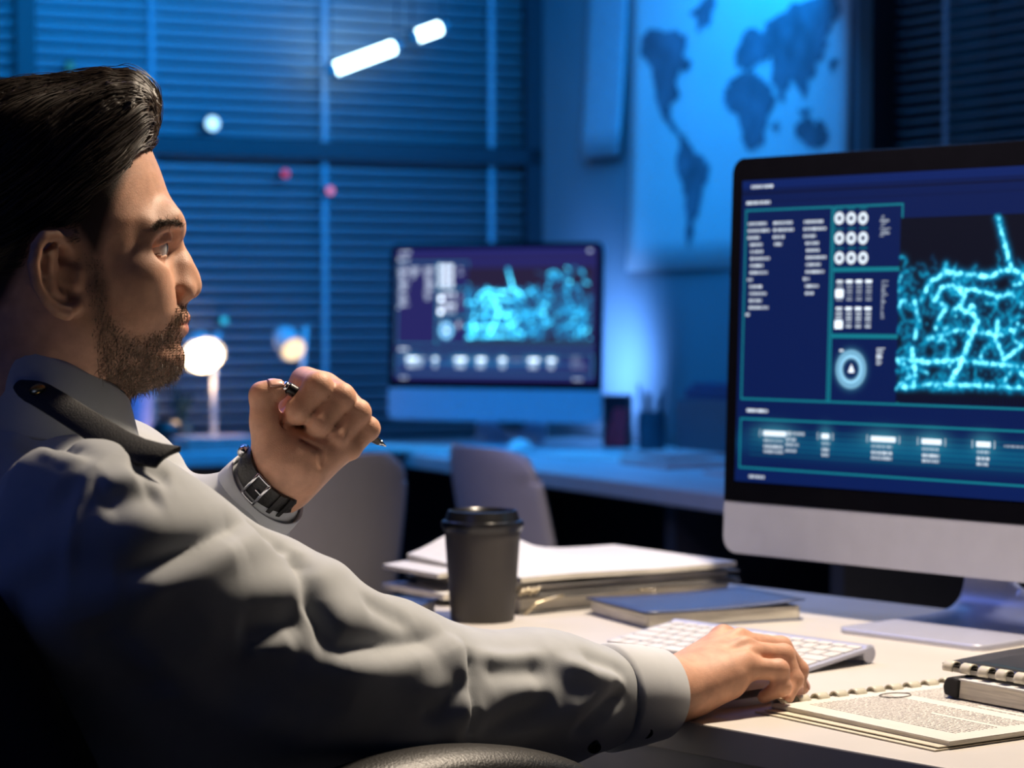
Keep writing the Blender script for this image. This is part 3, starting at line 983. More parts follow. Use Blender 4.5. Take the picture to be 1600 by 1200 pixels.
for i in range(33):
    t = i / 32
    w = .0102 + .0016 * t
    if t < .10:
        w *= .35 + .65 * math.sin(t / .10 * math.pi / 2)
    c = np.array([np.interp(t * 8, range(9), ctr[:, k]) for k in range(3)])
    rows.append([c + sd * (w * s) - upn * (.0025 * s * s) for s in np.linspace(-1, 1, 11)])
g = MB(); g.grid(rows)
ep = build(g, 'epaulette', M_EPAU, shirt, smooth=True)
so = ep.modifiers.new('thick', 'SOLIDIFY'); so.thickness = .005; so.offset = 0
bv = ep.modifiers.new('edge', 'BEVEL'); bv.width = .0012; bv.segments = 2; bv.limit_method = 'ANGLE'
bc = np.array(rows[4][5]) + upn * .002
g = MB(); g.lathe([(.0001, .0036), (.003, .0033), (.0052, .0024), (.0060, .0012), (.0060, 0)], bc, 24, ux=ax, uy=sd, uz=upn)
bt = build(g, 'button', M_BRASS, shirt, smooth=True)
bt['label'] = 'brass button'

# ------------------------------------------------------------------ watch
wa = nrm(LW - WR_L)
wc = P(428, 746, 1.952)
g = MB(); G = ring(wc, wa, nrm(CAM - wc), [(.0285, -.0095), (.0310, -.0095), (.0318, -.006), (.0318, .006), (.0310, .0095), (.0285, .0095)], 48, .01)
g.grid([r + [r[0]] for r in G])
watch = build(g, 'wristwatch', M_LEATHER, person, smooth=False)
shade_auto(watch, 50)
watch['label'] = 'wristwatch with black leather strap'
vdir = nrm(CAM - wc); vdir = nrm(vdir - wa * (vdir @ wa)); tdir = np.cross(wa, vdir)
def wpt(ang, r, al):
    return wc + wa * al + r * (math.cos(ang) * vdir + math.sin(ang) * tdir)
s0 = 1 if (P(445, 770, 1.93) - wc) @ tdir > 0 else -1
g = MB()
for al in (-.0115, .0115):
    g.tube([wpt(s0 * t, .0334, al) for t in np.linspace(-.32, .08, 7)], .0013, 6)
for t in (-.32, .08):
    g.tube([wpt(s0 * t, .0334, al) for al in (-.0118, 0, .0118)], .0014, 6)
g.tube([wpt(s0 * -.12, .0337, 0), wpt(s0 * .08, .0340, 0)], .0009, 6)
b_ = build(g, 'buckle', M_STEEL, watch, smooth=True)
b_['label'] = 'steel buckle'
g = MB(); 
for t0 in (.45, .75):
    G = [[wpt(s0 * (t0 + u), r, al) for u in (0, .12)] for al, r in ((-.0102, .0322), (-.0102, .0332), (0, .0338), (.0102, .0332), (.0102, .0322))]
    g.grid(G)
o = build(g, 'strap_keeper', M_LEATHER, watch)
sm_ = o.modifiers.new('t', 'SOLIDIFY'); sm_.thickness = .0012; sm_.offset = 0
g = MB()
fc = wpt(math.pi, .0322, 0)
fn = nrm(fc - wc)
g.lathe([(.017, -.003), (.018, 0), (.018, .005), (.0165, .0075), (.0001, .0078)], fc, 32, ux=wa, uy=np.cross(fn, wa), uz=fn)
o = build(g, 'watch_case', M_STEEL, watch, smooth=True)
g = MB(); cp_ = wpt(-s0 * 1.62, .0292, 0)
G = ring(wpt(-s0 * 1.5, .0005, 0) , wa, vdir, [(.0, 0)], 3)
g.tube([wpt(-s0 * 1.35, .0334, .0), wpt(-s0 * 1.62, .034, 0)], [.0042, .0042], 12)
build(g, 'crown', M_STEEL, watch, smooth=True)

# ------------------------------------------------------------------ trousers, shoes
KN_R = PELV + DI * .44 + TR * .13 + np.array([0, 0, -.02]); KN_L = PELV + DI * .44 - TR * .10 + np.array([0, 0, -.02])
AN_R = KN_R + np.array([-.02, -.04, -.43]); AN_L = KN_L + np.array([-.02, -.04, -.43])
HPR, HPL = PELV + TR * .09 - [0, 0, .01], PELV - TR * .09 - [0, 0, .01]
def f_tr(p):
    d = ell(p, PELV + np.array([0, 0, -.01]), np.array([TF, TR, ZU]), (.15, .185, .12))
    for h, k, a in ((HPR, KN_R, AN_R), (HPL, KN_L, AN_L)):
        d = smin(d, chain(p, [h, k, a], [.088, .066, .055], .03), .03)
    return d
tlo, thi = bbox([HPR, HPL, KN_R, KN_L, AN_R, AN_L], .2)
tV, tF = surfnet(f_tr, tlo, thi, .008)
tV = smooth_mesh(tV, tF, 2)
link_mesh('trousers', tV, tF, M_NAVY, person, smooth=True)
for a in (AN_R, AN_L):
    def f_sh(p, a=a):
        t = nrm(DI)
        d = seg(p, np.array([a[0], a[1], .045]) - t * .05, np.array([a[0], a[1], .035]) + t * .17, .042, .036)
        d = smin(d, seg(p, np.array([a[0], a[1], .05]), np.array([a[0], a[1], .12]), .045, .045), .02)
        return np.maximum(d, .002 - p[:, 2])
    v_, f_ = surfnet(f_sh, a - np.array([.28, .28, a[2] + .02]), np.array([a[0] + .28, a[1] + .28, .2]), .005)
    link_mesh('shoe', v_, f_, M_LEATHER, person, smooth=True)

# ------------------------------------------------------------------ pen
pa, pb = P(443, 602, 1.938), P(603, 697, 1.992)
pd = pb - pa
pt = lambda t: pa + pd * t
pen = thing('pen', 'slim black ballpoint pen held in the raised fist', 'pen', pa)
g = MB(); g.tube([pt(.03), pt(.05), pt(.3), pt(.78), pt(.93)], [.0044, .0051, .0052, .0048, .0030], 16)
build(g, 'barrel', M_BLACKP, pen, smooth=True)
g = MB(); g.tube([pt(.93), pt(.965), pt(.985), pt(1.0)], [.0028, .0018, .0010, .0005], 12)
build(g, 'tip', M_STEEL, pen, smooth=True)
g = MB(); g.tube([pt(-.0), pt(.012), pt(.03)], [.0036, .0042, .0042], 16)
build(g, 'end_ring', M_STEEL, pen, smooth=True)

# ------------------------------------------------------------------ room
M_WALL = mat('painted wall', (0.14, 0.16, 0.19, 1), rough=0.9, var=0.04, scale=6)
M_FLOOR = mat('dark carpet', (0.03, 0.03, 0.035, 1), rough=0.95, var=0.3, scale=90)
M_CEIL = mat('ceiling paint', (0.35, 0.36, 0.38, 1), rough=0.95)
M_FRAME = mat('dark window frame', (0.02, 0.025, 0.035, 1), rough=0.5)
M_SLAT = mat('blind slat', (0.34, 0.38, 0.42, 1), rough=0.55, var=0.06, scale=3)
M_DARKTAPE = mat('blind tape', (0.26, 0.31, 0.36, 1), rough=0.8)
M_NIGHT = mat('night sky glass', (0.004, 0.008, 0.016, 1), rough=0.15)
Q0 = np.array([1.074, 4.816, 0.0])
def EP(t, z=0.0, off=0.0):                       # point on the map wall, t metres from Q0 away from the camera
    return Q0 - EW * t + EI * off + ZU * z
def wall_t(px):
    k = (px - 800) / FPX
    # X = k * Y on the wall line (pitch ignored: vertical wall)
    return (Q0[0] - k * Q0[1]) / (EW[0] - k * EW[1])
CORNER = EP(wall_t(835))
TC = wall_t(835)
NW = -EI                                          # along the window wall, to the left
def WP(u, z=0.0, off=0.0):                       # point on the window wall; off > 0 = into the room
    return CORNER + NW * u + ZU * z + EW * off
H_ = 2.8
g = MB(); g.box((-3.2, -0.6, -0.05), (6.6, 0, 0), (0, 8.6, 0), (0, 0, .05)); struct(g, 'floor', M_FLOOR)
g = MB(); g.box((-3.2, -0.6, H_), (6.6, 0, 0), (0, 8.6, 0), (0, 0, .05)); struct(g, 'ceiling', M_CEIL)
# map wall with the opening of the second window (t from -1.2 to .60)
t1, t0 = wall_t(1345), -1.4
zs, zt = 1.0, 2.55
g = MB()
g.box(EP(t1), -EW * (TC - t1 + .1), EI * .12, ZU * H_)
g.box(EP(t0), -EW * (t1 - t0), EI * .12, ZU * zs)
g.box(EP(t0, zt), -EW * (t1 - t0), EI * .12, ZU * (H_ - zt))
g.box(EP(t0 - .6), -EW * .6, EI * .12, ZU * H_)
struct(g, 'wall_right', M_WALL)
g = MB()
for a, b, c, d in ((t0, t1, zs, zs + .05), (t0, t1, zt - .05, zt), (t1 - .055, t1, zs, zt), (t0, t0 + .05, zs, zt)):
    g.box(EP(a, c, -.012), -EW * (b - a), EI * .10, ZU * (d - c))
struct(g, 'window_2', M_FRAME)
g = MB(); g.box(EP(t0, zs, .09), -EW * (t1 - t0), EI * .006, ZU * (zt - zs)); o = struct(g, 'window_2_glass', M_NIGHT)
# window wall: parapet, head, window frame
WL = 3.2
PZ, PT = 0.62, 2.65
g = MB()
g.box(WP(-.1, 0, 0), NW * (WL + .1), -EW * .12, ZU * PZ)
g.box(WP(-.1, PT, 0), NW * (WL + .1), -EW * .12, ZU * (H_ - PT))
struct(g, 'wall_back', M_WALL)
g = MB(); g.box(WP(0, PZ, -.10), NW * WL, -EW * .006, ZU * (PT - PZ)); struct(g, 'window_1_glass', M_NIGHT)
def wpu(px):                                      # distance along the window wall of an image column
    k = (px - 800) / FPX
    return (k * CORNER[1] - CORNER[0]) / (NW[0] - k * NW[1])
zm = 1.09 + (485 - 241) / FPX * 6.6
g = MB()
for u in (0.0, wpu(50), 2.6):
    g.box(WP(u, PZ, .055), NW * .05, -EW * .03, ZU * (PT - PZ))
for z in (PZ, zm - .02, PT - .05):
    g.box(WP(0, z, .055), NW * WL, -EW * .03, ZU * .045)
struct(g, 'window_1', M_FRAME)

def blind(name, label, base, along, inward, length, z0, z1, pitch, tilt, depth, tapes):
    t = thing(name, label, 'blind', base + along * length / 2 + ZU * z1)
    g = MB()
    n = int((z1 - z0) / pitch)
    for i in range(n):
        z = z0 + .02 + i * pitch
        c, s = math.cos(tilt), math.sin(tilt)
        pr = []
        for v in (-1, -.35, .35, 1):
            pr.append(inward * (v * depth / 2 * c) + ZU * (v * depth / 2 * s + .0016 * (1 - v * v)))
        G = [[base + ZU * z + q for q in pr], [base + along * length + ZU * z + q for q in pr]]
        g.grid(G)
    o = build(g, 'slats', M_SLAT, t, smooth=True)
    so = o.modifiers.new('t', 'SOLIDIFY'); so.thickness = .0008
    for u in tapes:
        g = MB(); g.box(base + along * u + inward * (depth * .5 + .001) + ZU * z0, along * .018, inward * .001, ZU * (z1 - z0)); build(g, 'ladder_tape', M_DARKTAPE, t)
    g = MB(); g.box(base - inward * .02 + ZU * z1, along * length, inward * .05, ZU * .045); build(g, 'head_rail', M_SLAT, t)
    g = MB(); g.box(base - inward * .013 + ZU * (z0 - .012), along * length, inward * .026, ZU * .016); build(g, 'bottom_rail', M_SLAT, t)
    return t
blind('venetian_blind', 'wide horizontal slat blind across the long window behind the man', WP(.02, 0, .012), NW, EW, WL - .04, .70, 2.58, .0325, math.radians(50), .0315, [wpu(775), wpu(517), wpu(250), wpu(60), 2.4])
blind('venetian_blind', 'dark open slat blind to the right of the world map, above the near monitor', EP(t0 + .06, 0, .04), -EW, -EI, t1 - t0 - .15, 1.07, 2.48, .0245, math.radians(14), .024, [.35, .9, wall_t(1490) - t0])

# pane reflections, built as added glowing tubes and domes
M_TUBE = emat('tube glow', (0.55, 0.85, 1.0), 9.0)
M_HOUS = mat('lamp housing', (0.25, 0.28, 0.3, 1), rough=0.4, metal=.5)
def on_window(px, py, off):
    r = ray(px, py); n = EW
    t = ((CORNER + EW * off - CAM) @ n) / (r @ n)
    return CAM + r * t
for (a, b), lab in ((((522, 108), (614, 74)), 'longer glowing tube light in front of the window blind'), (((650, 57), (686, 44)), 'shorter glowing tube light in front of the blind, nearer the wall corner')):
    A, B_ = on_window(*a, .16), on_window(*b, .16)
    mid = (A + B_) / 2
    t = thing('tube_light', lab, 'light', mid)
    g = MB(); g.tube([A, B_], .017, 14); build(g, 'tube', M_TUBE, t, smooth=True)
    dn = nrm(B_ - A)
    for q0, q1 in ((A - dn * .02, A), (B_, B_ + dn * .02)):
        g = MB(); g.tube([q0, q1], .02, 14); build(g, 'end_cap', M_HOUS, t)
    for q in (A - dn * .012, B_ + dn * .012):
        g = MB(); g.tube([q, q * [1, 1, 0] + ZU * H_], .0022, 6); build(g, 'hanging_wire', M_FRAME, t)  # wires added to hold the stand-in tube
def dot(px, py, r, col, st, lab):  # added dome in place of a light reflected in the pane
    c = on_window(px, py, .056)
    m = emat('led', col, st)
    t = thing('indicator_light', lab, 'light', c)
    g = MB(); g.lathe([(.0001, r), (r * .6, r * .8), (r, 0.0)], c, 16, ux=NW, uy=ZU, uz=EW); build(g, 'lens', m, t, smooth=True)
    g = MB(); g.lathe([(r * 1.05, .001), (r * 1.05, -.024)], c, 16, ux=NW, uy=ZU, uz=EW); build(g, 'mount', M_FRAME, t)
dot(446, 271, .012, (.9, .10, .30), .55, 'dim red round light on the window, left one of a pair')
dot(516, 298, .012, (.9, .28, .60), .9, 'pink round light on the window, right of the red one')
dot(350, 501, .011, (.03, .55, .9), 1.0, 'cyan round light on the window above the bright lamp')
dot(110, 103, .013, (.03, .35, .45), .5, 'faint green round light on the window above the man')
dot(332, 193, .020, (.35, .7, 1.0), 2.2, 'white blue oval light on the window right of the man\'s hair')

# wall map
M_PAPER = mat('map paper', (0.45, 0.47, 0.50, 1), rough=0.7, var=0.05, scale=5)
M_LAND = mat('map land', (0.085, 0.105, 0.14, 1), rough=0.7, var=0.35, scale=14)
def on_wall(px, py, off=-.004):
    r = ray(px, py)
    t = ((Q0 + EI * off - CAM) @ EI) / (r @ EI)
    return CAM + r * t
def wuv(px, py):
    q = on_wall(px, py) - Q0
    return (-(q @ EW), q[2])
m0, m1 = wall_t(1331), wall_t(990)
zb = wuv(1000, 424)[1]
ztp = zb + .98
g = MB(); 
G = []
for i in range(25):
    u = m0 + (m1 - m0) * i / 24
    G.append([EP(u, zb + (ztp - zb) * j / 12, -.006 - .004 * math.sin(i * .5) * (1 - j / 12) - (.02 * (1 - j / 12) ** 3 * abs(i / 12 - 1) ** 2)) for j in range(13)])
g.grid(G)
mp_ = thing('world_map', 'large wall map of the world with dark continents, to the left of the right-hand window', 'map', EP((m0 + m1) / 2, zb, -.01))
o = build(g, 'map_sheet', M_PAPER, mp_, smooth=True)
so = o.modifiers.new('t', 'SOLIDIFY'); so.thickness = .0012
lands = [
 [(1004, 58), (1018, 46), (1040, 50), (1062, 42), (1075, 60), (1070, 84), (1084, 96), (1078, 112), (1066, 108), (1060, 130), (1068, 150), (1052, 165), (1046, 180), (1060, 200), (1075, 214), (1066, 218), (1044, 196), (1034, 172), (1028, 140), (1020, 108), (1012, 92), (1000, 84)],
 [(1066, 220), (1082, 226), (1098, 240), (1114, 256), (1112, 276), (1104, 296), (1098, 320), (1090, 345), (1084, 375), (1080, 392), (1076, 370), (1078, 335), (1074, 300), (1062, 268), (1058, 244)],
 [(1082, 20), (1100, 0), (1118, -10), (1120, 20), (1108, 44), (1094, 50)],
 [(1150, 84), (1160, 60), (1172, 44), (1186, 50), (1200, 40), (1212, 60), (1206, 86), (1196, 100), (1186, 96), (1178, 108), (1164, 104), (1152, 104)],
 [(1140, 126), (1156, 112), (1180, 112), (1194, 120), (1206, 140), (1216, 150), (1206, 176), (1198, 196), (1194, 218), (1182, 238), (1168, 236), (1160, 214), (1156, 190), (1142, 172), (1134, 150)],
 [(1200, 40), (1222, 20), (1250, 6), (1280, -4), (1310, -10), (1318, 16), (1302, 40), (1290, 60), (1294, 84), (1282, 104), (1272, 122), (1266, 142), (1258, 160), (1250, 142), (1240, 124), (1232, 140), (1224, 160), (1214, 140), (1208, 116), (1206, 86)],
 [(1248, 196), (1262, 188), (1280, 186), (1296, 198), (1300, 216), (1288, 232), (1270, 228), (1252, 220)],
 [(1250, 168), (1262, 166), (1272, 176), (1260, 182)], [(1214, 186), (1220, 196), (1214, 210), (1208, 202)], [(1306, 84), (1312, 96), (1304, 112), (1300, 100)],
]
g = MB()
for poly in lands:
    pl = [wuv(*q) for q in poly]
    pl = [(u, z) for u, z in pl if True]
    pl2 = []
    for i in range(len(pl)):
        a, b = np.array(pl[i]), np.array(pl[(i + 1) % len(pl)])
        for k in range(3):
            q = a + (b - a) * k / 3 + RNG.normal(0, .006, 2)
            pl2.append((q[0], q[1]))
    def off(u, z):
        s = np.clip((u - m0) / (m1 - m0), 0, 1); j = np.clip((z - zb) / (ztp - zb), 0, 1)
        return -.008 - .004 * math.sin(s * 12) * (1 - j) - (.02 * (1 - j) ** 3 * abs(2 * s - 1) ** 2)
    g.add([EP(u, min(z, ztp - .01), off(u, z) - .0006) for u, z in pl2], [tuple(range(len(pl2)))])
o = build(g, 'continents', M_LAND, mp_)
bm = bmesh.new(); bm.from_mesh(o.data); bmesh.ops.triangulate(bm, faces=bm.faces[:]); bm.to_mesh(o.data); bm.free()
o['label'] = 'dark printed continents'
# notice sheet left of the map
n0, n1 = wall_t(984), wall_t(921)
G = []
nb_ = wuv(921, 250)[1]
for i in range(9):
    u = n0 + (n1 - n0) * i / 8
    G.append([EP(u, nb_ + .62 * j / 8, -.006 - (.03 * (1 - j / 8) ** 2)) for j in range(9)])
g = MB(); g.grid(G)
M_NOTE = mat('poster paper', (0.27, 0.31, 0.36, 1), rough=0.7)
o = build(g, 'paper_poster', M_NOTE, None, loc=EP((n0 + n1) / 2, nb_, -.01), smooth=True)
so = o.modifiers.new('t', 'SOLIDIFY'); so.thickness = .001
tag(o, 'plain narrow paper sheet curling from the wall, left of the world map', 'poster')

# ------------------------------------------------------------------ far desk
M_DESKTOP2 = mat('far desk laminate', (0.50, 0.50, 0.53, 1), rough=0.45, var=0.04)
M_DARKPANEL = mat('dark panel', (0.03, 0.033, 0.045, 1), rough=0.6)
F0 = np.array([0.404, 4.48, 0])                  # a point of its front edge
dlen0, dlen1 = -0.35, 1.95
fd = thing('desk', 'long far desk along the map wall carrying the distant monitor', 'desk', F0 - EW * .9)
g = MB(); g.box(F0 - EW * dlen0 + ZU * .705, -EW * (dlen1 - dlen0), EI * .72, ZU * .035); build(g, 'desktop', M_DESKTOP2, fd, bevel=.004)
for s in (dlen0 + .03, dlen1 - .06, .27):
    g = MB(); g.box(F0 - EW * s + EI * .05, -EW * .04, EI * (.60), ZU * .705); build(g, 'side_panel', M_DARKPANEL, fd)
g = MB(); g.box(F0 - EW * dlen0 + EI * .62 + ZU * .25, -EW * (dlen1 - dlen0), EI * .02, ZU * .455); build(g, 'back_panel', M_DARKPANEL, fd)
# desk under the window
wu0, wu1, wo = -.0, 2.2, .52
sd_ = thing('desk', 'narrow desk under the window carrying the lit lamps', 'desk', WP(1.2, 0, .3))
w_a = .78
g = MB(); g.box(WP(w_a, .705, .10), NW * (wu1 - w_a), EW * (wo - .08), ZU * .035); build(g, 'desktop', M_DESKTOP2, sd_, bevel=.004)
for u in (w_a + .05, wu1 - .1):
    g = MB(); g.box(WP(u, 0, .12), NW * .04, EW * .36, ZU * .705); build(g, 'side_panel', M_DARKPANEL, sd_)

def on_far(px, py, h=0.0):
    return D(px, py, h)
M_ALU = mat('brushed aluminium', (0.47, 0.48, 0.58, 1), rough=0.38, metal=.3, var=0.03)
M_WHITEP = mat('white plastic', (0.72, 0.71, 0.69, 1), rough=0.4, var=0.02)
M_BEZEL = mat('black glass bezel', (0.003, 0.003, 0.005, 1), rough=0.15, spec=.2)
M_DKBLUE = mat('dark blue cover', (0.02, 0.035, 0.10, 1), rough=0.6)

# ------------------------------------------------------------------ the screen picture, drawn as cell colours
CW, CH = 560, 315
SWm, SHm = 0.624, 0.351
TILT = math.radians(2.0)
MZ0, MZ1 = 0.803, 1.270
MC = np.array([0.486, 2.556, 0.0])
MUP = nrm(ZU * math.cos(TILT) + DI * math.sin(TILT))
MN = np.cross(MUP, DW) * -1.0
MN = MN if MN @ (CAM - np.array([.486, 2.556, 1.0])) > 0 else -MN
MO = MC + ZU * (MZ0 + MZ1) / 2                    # centre of the front face
def muv(px, py):                                  # metres from the centre of the front face, right and up
    r = ray(px, py)
    t = ((MO - CAM) @ MN) / (r @ MN)
    q = CAM + r * t - MO
    return q @ DW, q @ MUP
SU0, SV1 = muv(1161, 283)
SV0 = muv(1161, 752)[1]
SHm = SV1 - SV0
SWm = -2 * SU0
CH = int(CW * SHm / SWm)
img = np.zeros((CH, CW, 3))
def cxy(px, py):
    u, v = muv(px, py)
    return (u - SU0) / SWm * CW, (SV1 - v) / SHm * CH
def rect(x0, y0, x1, y1, c, a=1.0, add=False):
    i0, i1 = int(max(0, round(y0))), int(min(CH, round(y1))); j0, j1 = int(max(0, round(x0))), int(min(CW, round(x1)))
    if i1 <= i0: i1 = i0 + 1
    if j1 <= j0: j1 = j0 + 1
    if add:
        img[i0:i1, j0:j1] += np.array(c) * a
    else:
        img[i0:i1, j0:j1] = img[i0:i1, j0:j1] * (1 - a) + np.array(c) * a
YY, XX = np.mgrid[0:CH, 0:CW] + .5
def blob(x, y, sx, sy, c, a=1.0):
    e = np.exp(-((XX - x) / sx) ** 2 - ((YY - y) / sy) ** 2)
    img[:] += e[..., None] * np.array(c) * a
NAVY = np.array([0.0006, 0.0075, 0.060]); TEAL = np.array([0.003, 0.15, 0.20]); WHITE = np.array([.62, .70, .78]); BLACK = np.array([.001, .002, .008])
img[:] = NAVY
X1, Y1 = cxy(1165, 328); X2, Y2 = cxy(1294, 630)
X3, Y3 = cxy(1303, 322); X4, Y4 = cxy(1404, 630)
ya, yb = cxy(1350, 421)[1], cxy(1350, 525)[1]
rect(0, 0, CW, Y1 * .28, NAVY * 1.5)
rect(0, Y1 * .42, CW, Y1 * .47, NAVY * .4)
for i in range(0, CW, 3):
    rect(i, Y1 * .30, i + 1, Y1 * .36, NAVY * .4); rect(i, Y1 * .72, i + 1, Y1 * .8, NAVY * .4)
def frame(x0, y0, x1, y1, w=2.2):
    rect(x0, y0, x1, y0 + w, TEAL); rect(x0, y1 - w, x1, y1, TEAL); rect(x0, y0, x0 + w, y1, TEAL); rect(x1 - w, y0, x1, y1, TEAL)
def words(x, y, w, h=2.0, c=WHITE, a=1.0):
    p = x
    while p < x + w:
        l = random.uniform(1.5, 5)
        rect(p, y, min(p + l, x + w), y + h, c, a * random.uniform(.75, 1))
        p += l + .9
frame(X1, Y1, X2, Y2)
frame(X3, Y1, X4, ya); frame(X3, ya, X4, yb); frame(X3, yb, X4, Y2)
a_, b_ = cxy(1174, 290); words(a_, b_, cxy(1208, 290)[0] - a_, 3)
a_, b_ = cxy(1167, 316); words(a_, b_, cxy(1204, 316)[0] - a_, 3)
yl = lambda n: Y1 + 13 + n * 7.0
cols = [(cxy(1170, 345)[0], [1, 1.15, .62, .7, .7, 1.05, .75, .95, .3, .7, .95, .7, 1.05, .2], [0, 0, 0, 2, 3, 3, 3, 3, 1, 3, 3, 3, 3, 0]),
        (cxy(1209, 345)[0], [1, 1.1, .62, .4], [0, 0, 0, 2]),
        (cxy(1257, 345)[0], [1, 1.15, .62, .7, .7, 1.05, .75, .95, .3, .7, .5], [0, 0, 0, 2, 3, 3, 3, 3, 1, 3, 3])]
for x, ws, ind in cols:
    for n, (w, k) in enumerate(zip(ws, ind)):
        words(x + k * 1.1, yl(n), 25 * w, 2.6, WHITE, .8)
for i in range(3):
    for j in range(3):
        cx, cy = cxy(1312 + 18.5 * j, 341 + 31 * i)
        rr = np.hypot(XX - cx, (YY - cy))
        e = np.clip(2.2 - np.abs(rr - 4.2) * 1.0, 0, 1)
        img[:] = img * (1 - e[..., None]) + WHITE * 1.1 * e[..., None]
        rect(cx - 5, cy - 9.5, cx + 5, cy - 8.5, TEAL)
a_, b_ = cxy(1378, 336)
for n in range(9):
    rect(a_ - n % 3, b_ + n * 2.4, a_ + random.uniform(3, 12), b_ + n * 2.4 + 1.2, WHITE, .4)
for r_ in range(2):
    yy = cxy(1320, 438 + 42 * r_)[1]
    for k in range(4):
        xx = cxy(1308 + 15 * k, 440)[0]
        rect(xx, yy, xx + 7.5, yy + 3.2, WHITE * (1.3 if k else .9))
        for n in range(6):
            rect(xx + (1 if k else 0), yy + 5 + n * 2.6, xx + 8, yy + 6.4 + n * 2.6, WHITE, .35 + .3 * r_)
    rect(cxy(1307, 440)[0], yy + 9 + r_ * 4, cxy(1307, 440)[0] + 10, yy + 17 + r_ * 4, WHITE * 1.5)
a_, b_ = cxy(1378, 438)
for n in range(17):
    rect(a_, b_ + n * 2.2, a_ + random.uniform(2, 9), b_ + n * 2.2 + 1.1, WHITE, .4)
cx, cy = cxy(1330, 577)
rr = np.hypot(XX - cx, YY - cy)
e = np.exp(-((rr - 12.5) / 1.8) ** 2) + .6 * np.exp(-((rr - 17) / 1.6) ** 2)
img += e[..., None] * np.array([.28, .55, .70])
img += np.exp(-((rr - 15) / 5.5) ** 2)[..., None] * np.array([.02, .10, .14])
tri = (np.abs(XX - cx - .5) < (YY - cy + 4.5) * .55) & (YY < cy + 3.5) & (YY > cy - 4.5)
img[tri] = WHITE * 1.4
rect(cx - 15, cy - 19, cx - 10, cy - 17, WHITE); 
a_, b_ = cxy(1370, 543)
for n in range(8):
    rect(a_, b_ + n * 2.2, a_ + random.uniform(5, 12), b_ + n * 2.2 + 1.4, WHITE, .75)
# bottom strips
YB = cxy(1170, 640)[1]
words(cxy(1168, 640)[0], YB - 1, 27, 3)
y5, y6 = cxy(1168, 652)[1], cxy(1168, 729)[1]
rect(X1, Y2 - 2.2, CW - 8, Y2, TEAL)
rect(X1, y5, CW - 8, y5 + 2.2, TEAL); rect(X1, y6, CW - 8, y6 + 2.2, TEAL); rect(X1, y5, X1 + 2.2, y6, TEAL); rect(CW - 10, y5, CW - 8, y6, TEAL)
rect(0, y6 + 2.2, CW, CH, NAVY * 1.15)
for n in range(6):
    rect(X1 + 14, y5 + 11 + n * 5, CW - 60, y5 + 12 + n * 5, TEAL, .25)
blob(CW * .45, (y5 + y6) / 2 + 1, CW * .42, 11, np.array([.0, .055, .085]))
for xa, wd_, nb_r in ((1193, 1, 3), (1240, .0, 0), (1284, .35, 3), (1361, 1.0, 3), (1441, .75, 3), (1526, .55, 3), (1640, .9, 3), (1720, .6, 3)):
    if wd_ == 0:
        x_, y_ = cxy(1229, 675)
        for n in range(4):
            words(x_, y_ + n * 5.5, [24, 13, 17, 14][n], 3, WHITE, .6)
        continue
    x_ = cxy(xa, 675)[0]; y_ = y5 + 12.5
    w_ = 30 * wd_
    blob(x_ + w_ / 2, y_ + 2, w_ * .8, 9, np.array([.02, .12, .14]))
    rect(x_, y_, x_ + w_, y_ + 4.5, WHITE * 1.25)
    rect(x_ - 5, y_ - 1, x_ - 4, y_ + 6, WHITE, .7); rect(x_ + w_ + 4, y_ - 1, x_ + w_ + 5, y_ + 6, WHITE, .7)
    for n in range(nb_r):
        words(x_ + 1, y_ + 8 + n * 5.6, w_ * .85, 3.0, WHITE, [.5, .85, .7][n])
words(cxy(1570, 690)[0], y5 + 14, 30, 2.6, WHITE, .4)
words(cxy(1170, 741)[0], cxy(1170, 741)[1], 22, 3, WHITE, .8)
# glowing network picture
nx0, ny0 = cxy(1408, 340); nx1, ny1 = CW - 14, cxy(1408, 612)[1]
rect(nx0, ny0, CW - 8, Y2 - 3, BLACK)
for i in range(int(nx0), CW - 8, 4):
    rect(i, ny1 + 2, i + 1, Y2 - 3, NAVY, .5)
nw, nh = nx1 - nx0, ny1 - ny0
net = np.zeros((CH, CW))
def brush(x, y, s, a):
    r = int(3 * s) + 1
    i0, j0 = int(y) - r, int(x) - r
    i1, j1 = i0 + 2 * r + 1, j0 + 2 * r + 1
    i0c, j0c, i1c, j1c = max(i0, int(ny0)), max(j0, int(nx0)), min(i1, int(ny1)), min(j1, CW - 9)
    if i1c <= i0c or j1c <= j0c: return
    e = np.exp(-(((XX[i0c:i1c, j0c:j1c] - x) ** 2 + (YY[i0c:i1c, j0c:j1c] - y) ** 2) / (s * s)))
    net[i0c:i1c, j0c:j1c] = np.maximum(net[i0c:i1c, j0c:j1c], e * a)
def stroke(pts, s, a):
    pts = np.array(pts, float)
    for i in range(len(pts) - 1):
        L = np.hypot(*(pts[i + 1] - pts[i])); n = max(2, int(L / 1.0))
        for k in range(n):
            q = pts[i] + (pts[i + 1] - pts[i]) * k / n
            brush(q[0] + random.gauss(0, .4), q[1] + random.gauss(0, .4), s * random.uniform(.85, 1.1), a * random.uniform(.85, 1.05))
def npx(l):
    return [cxy(*q) for q in l]
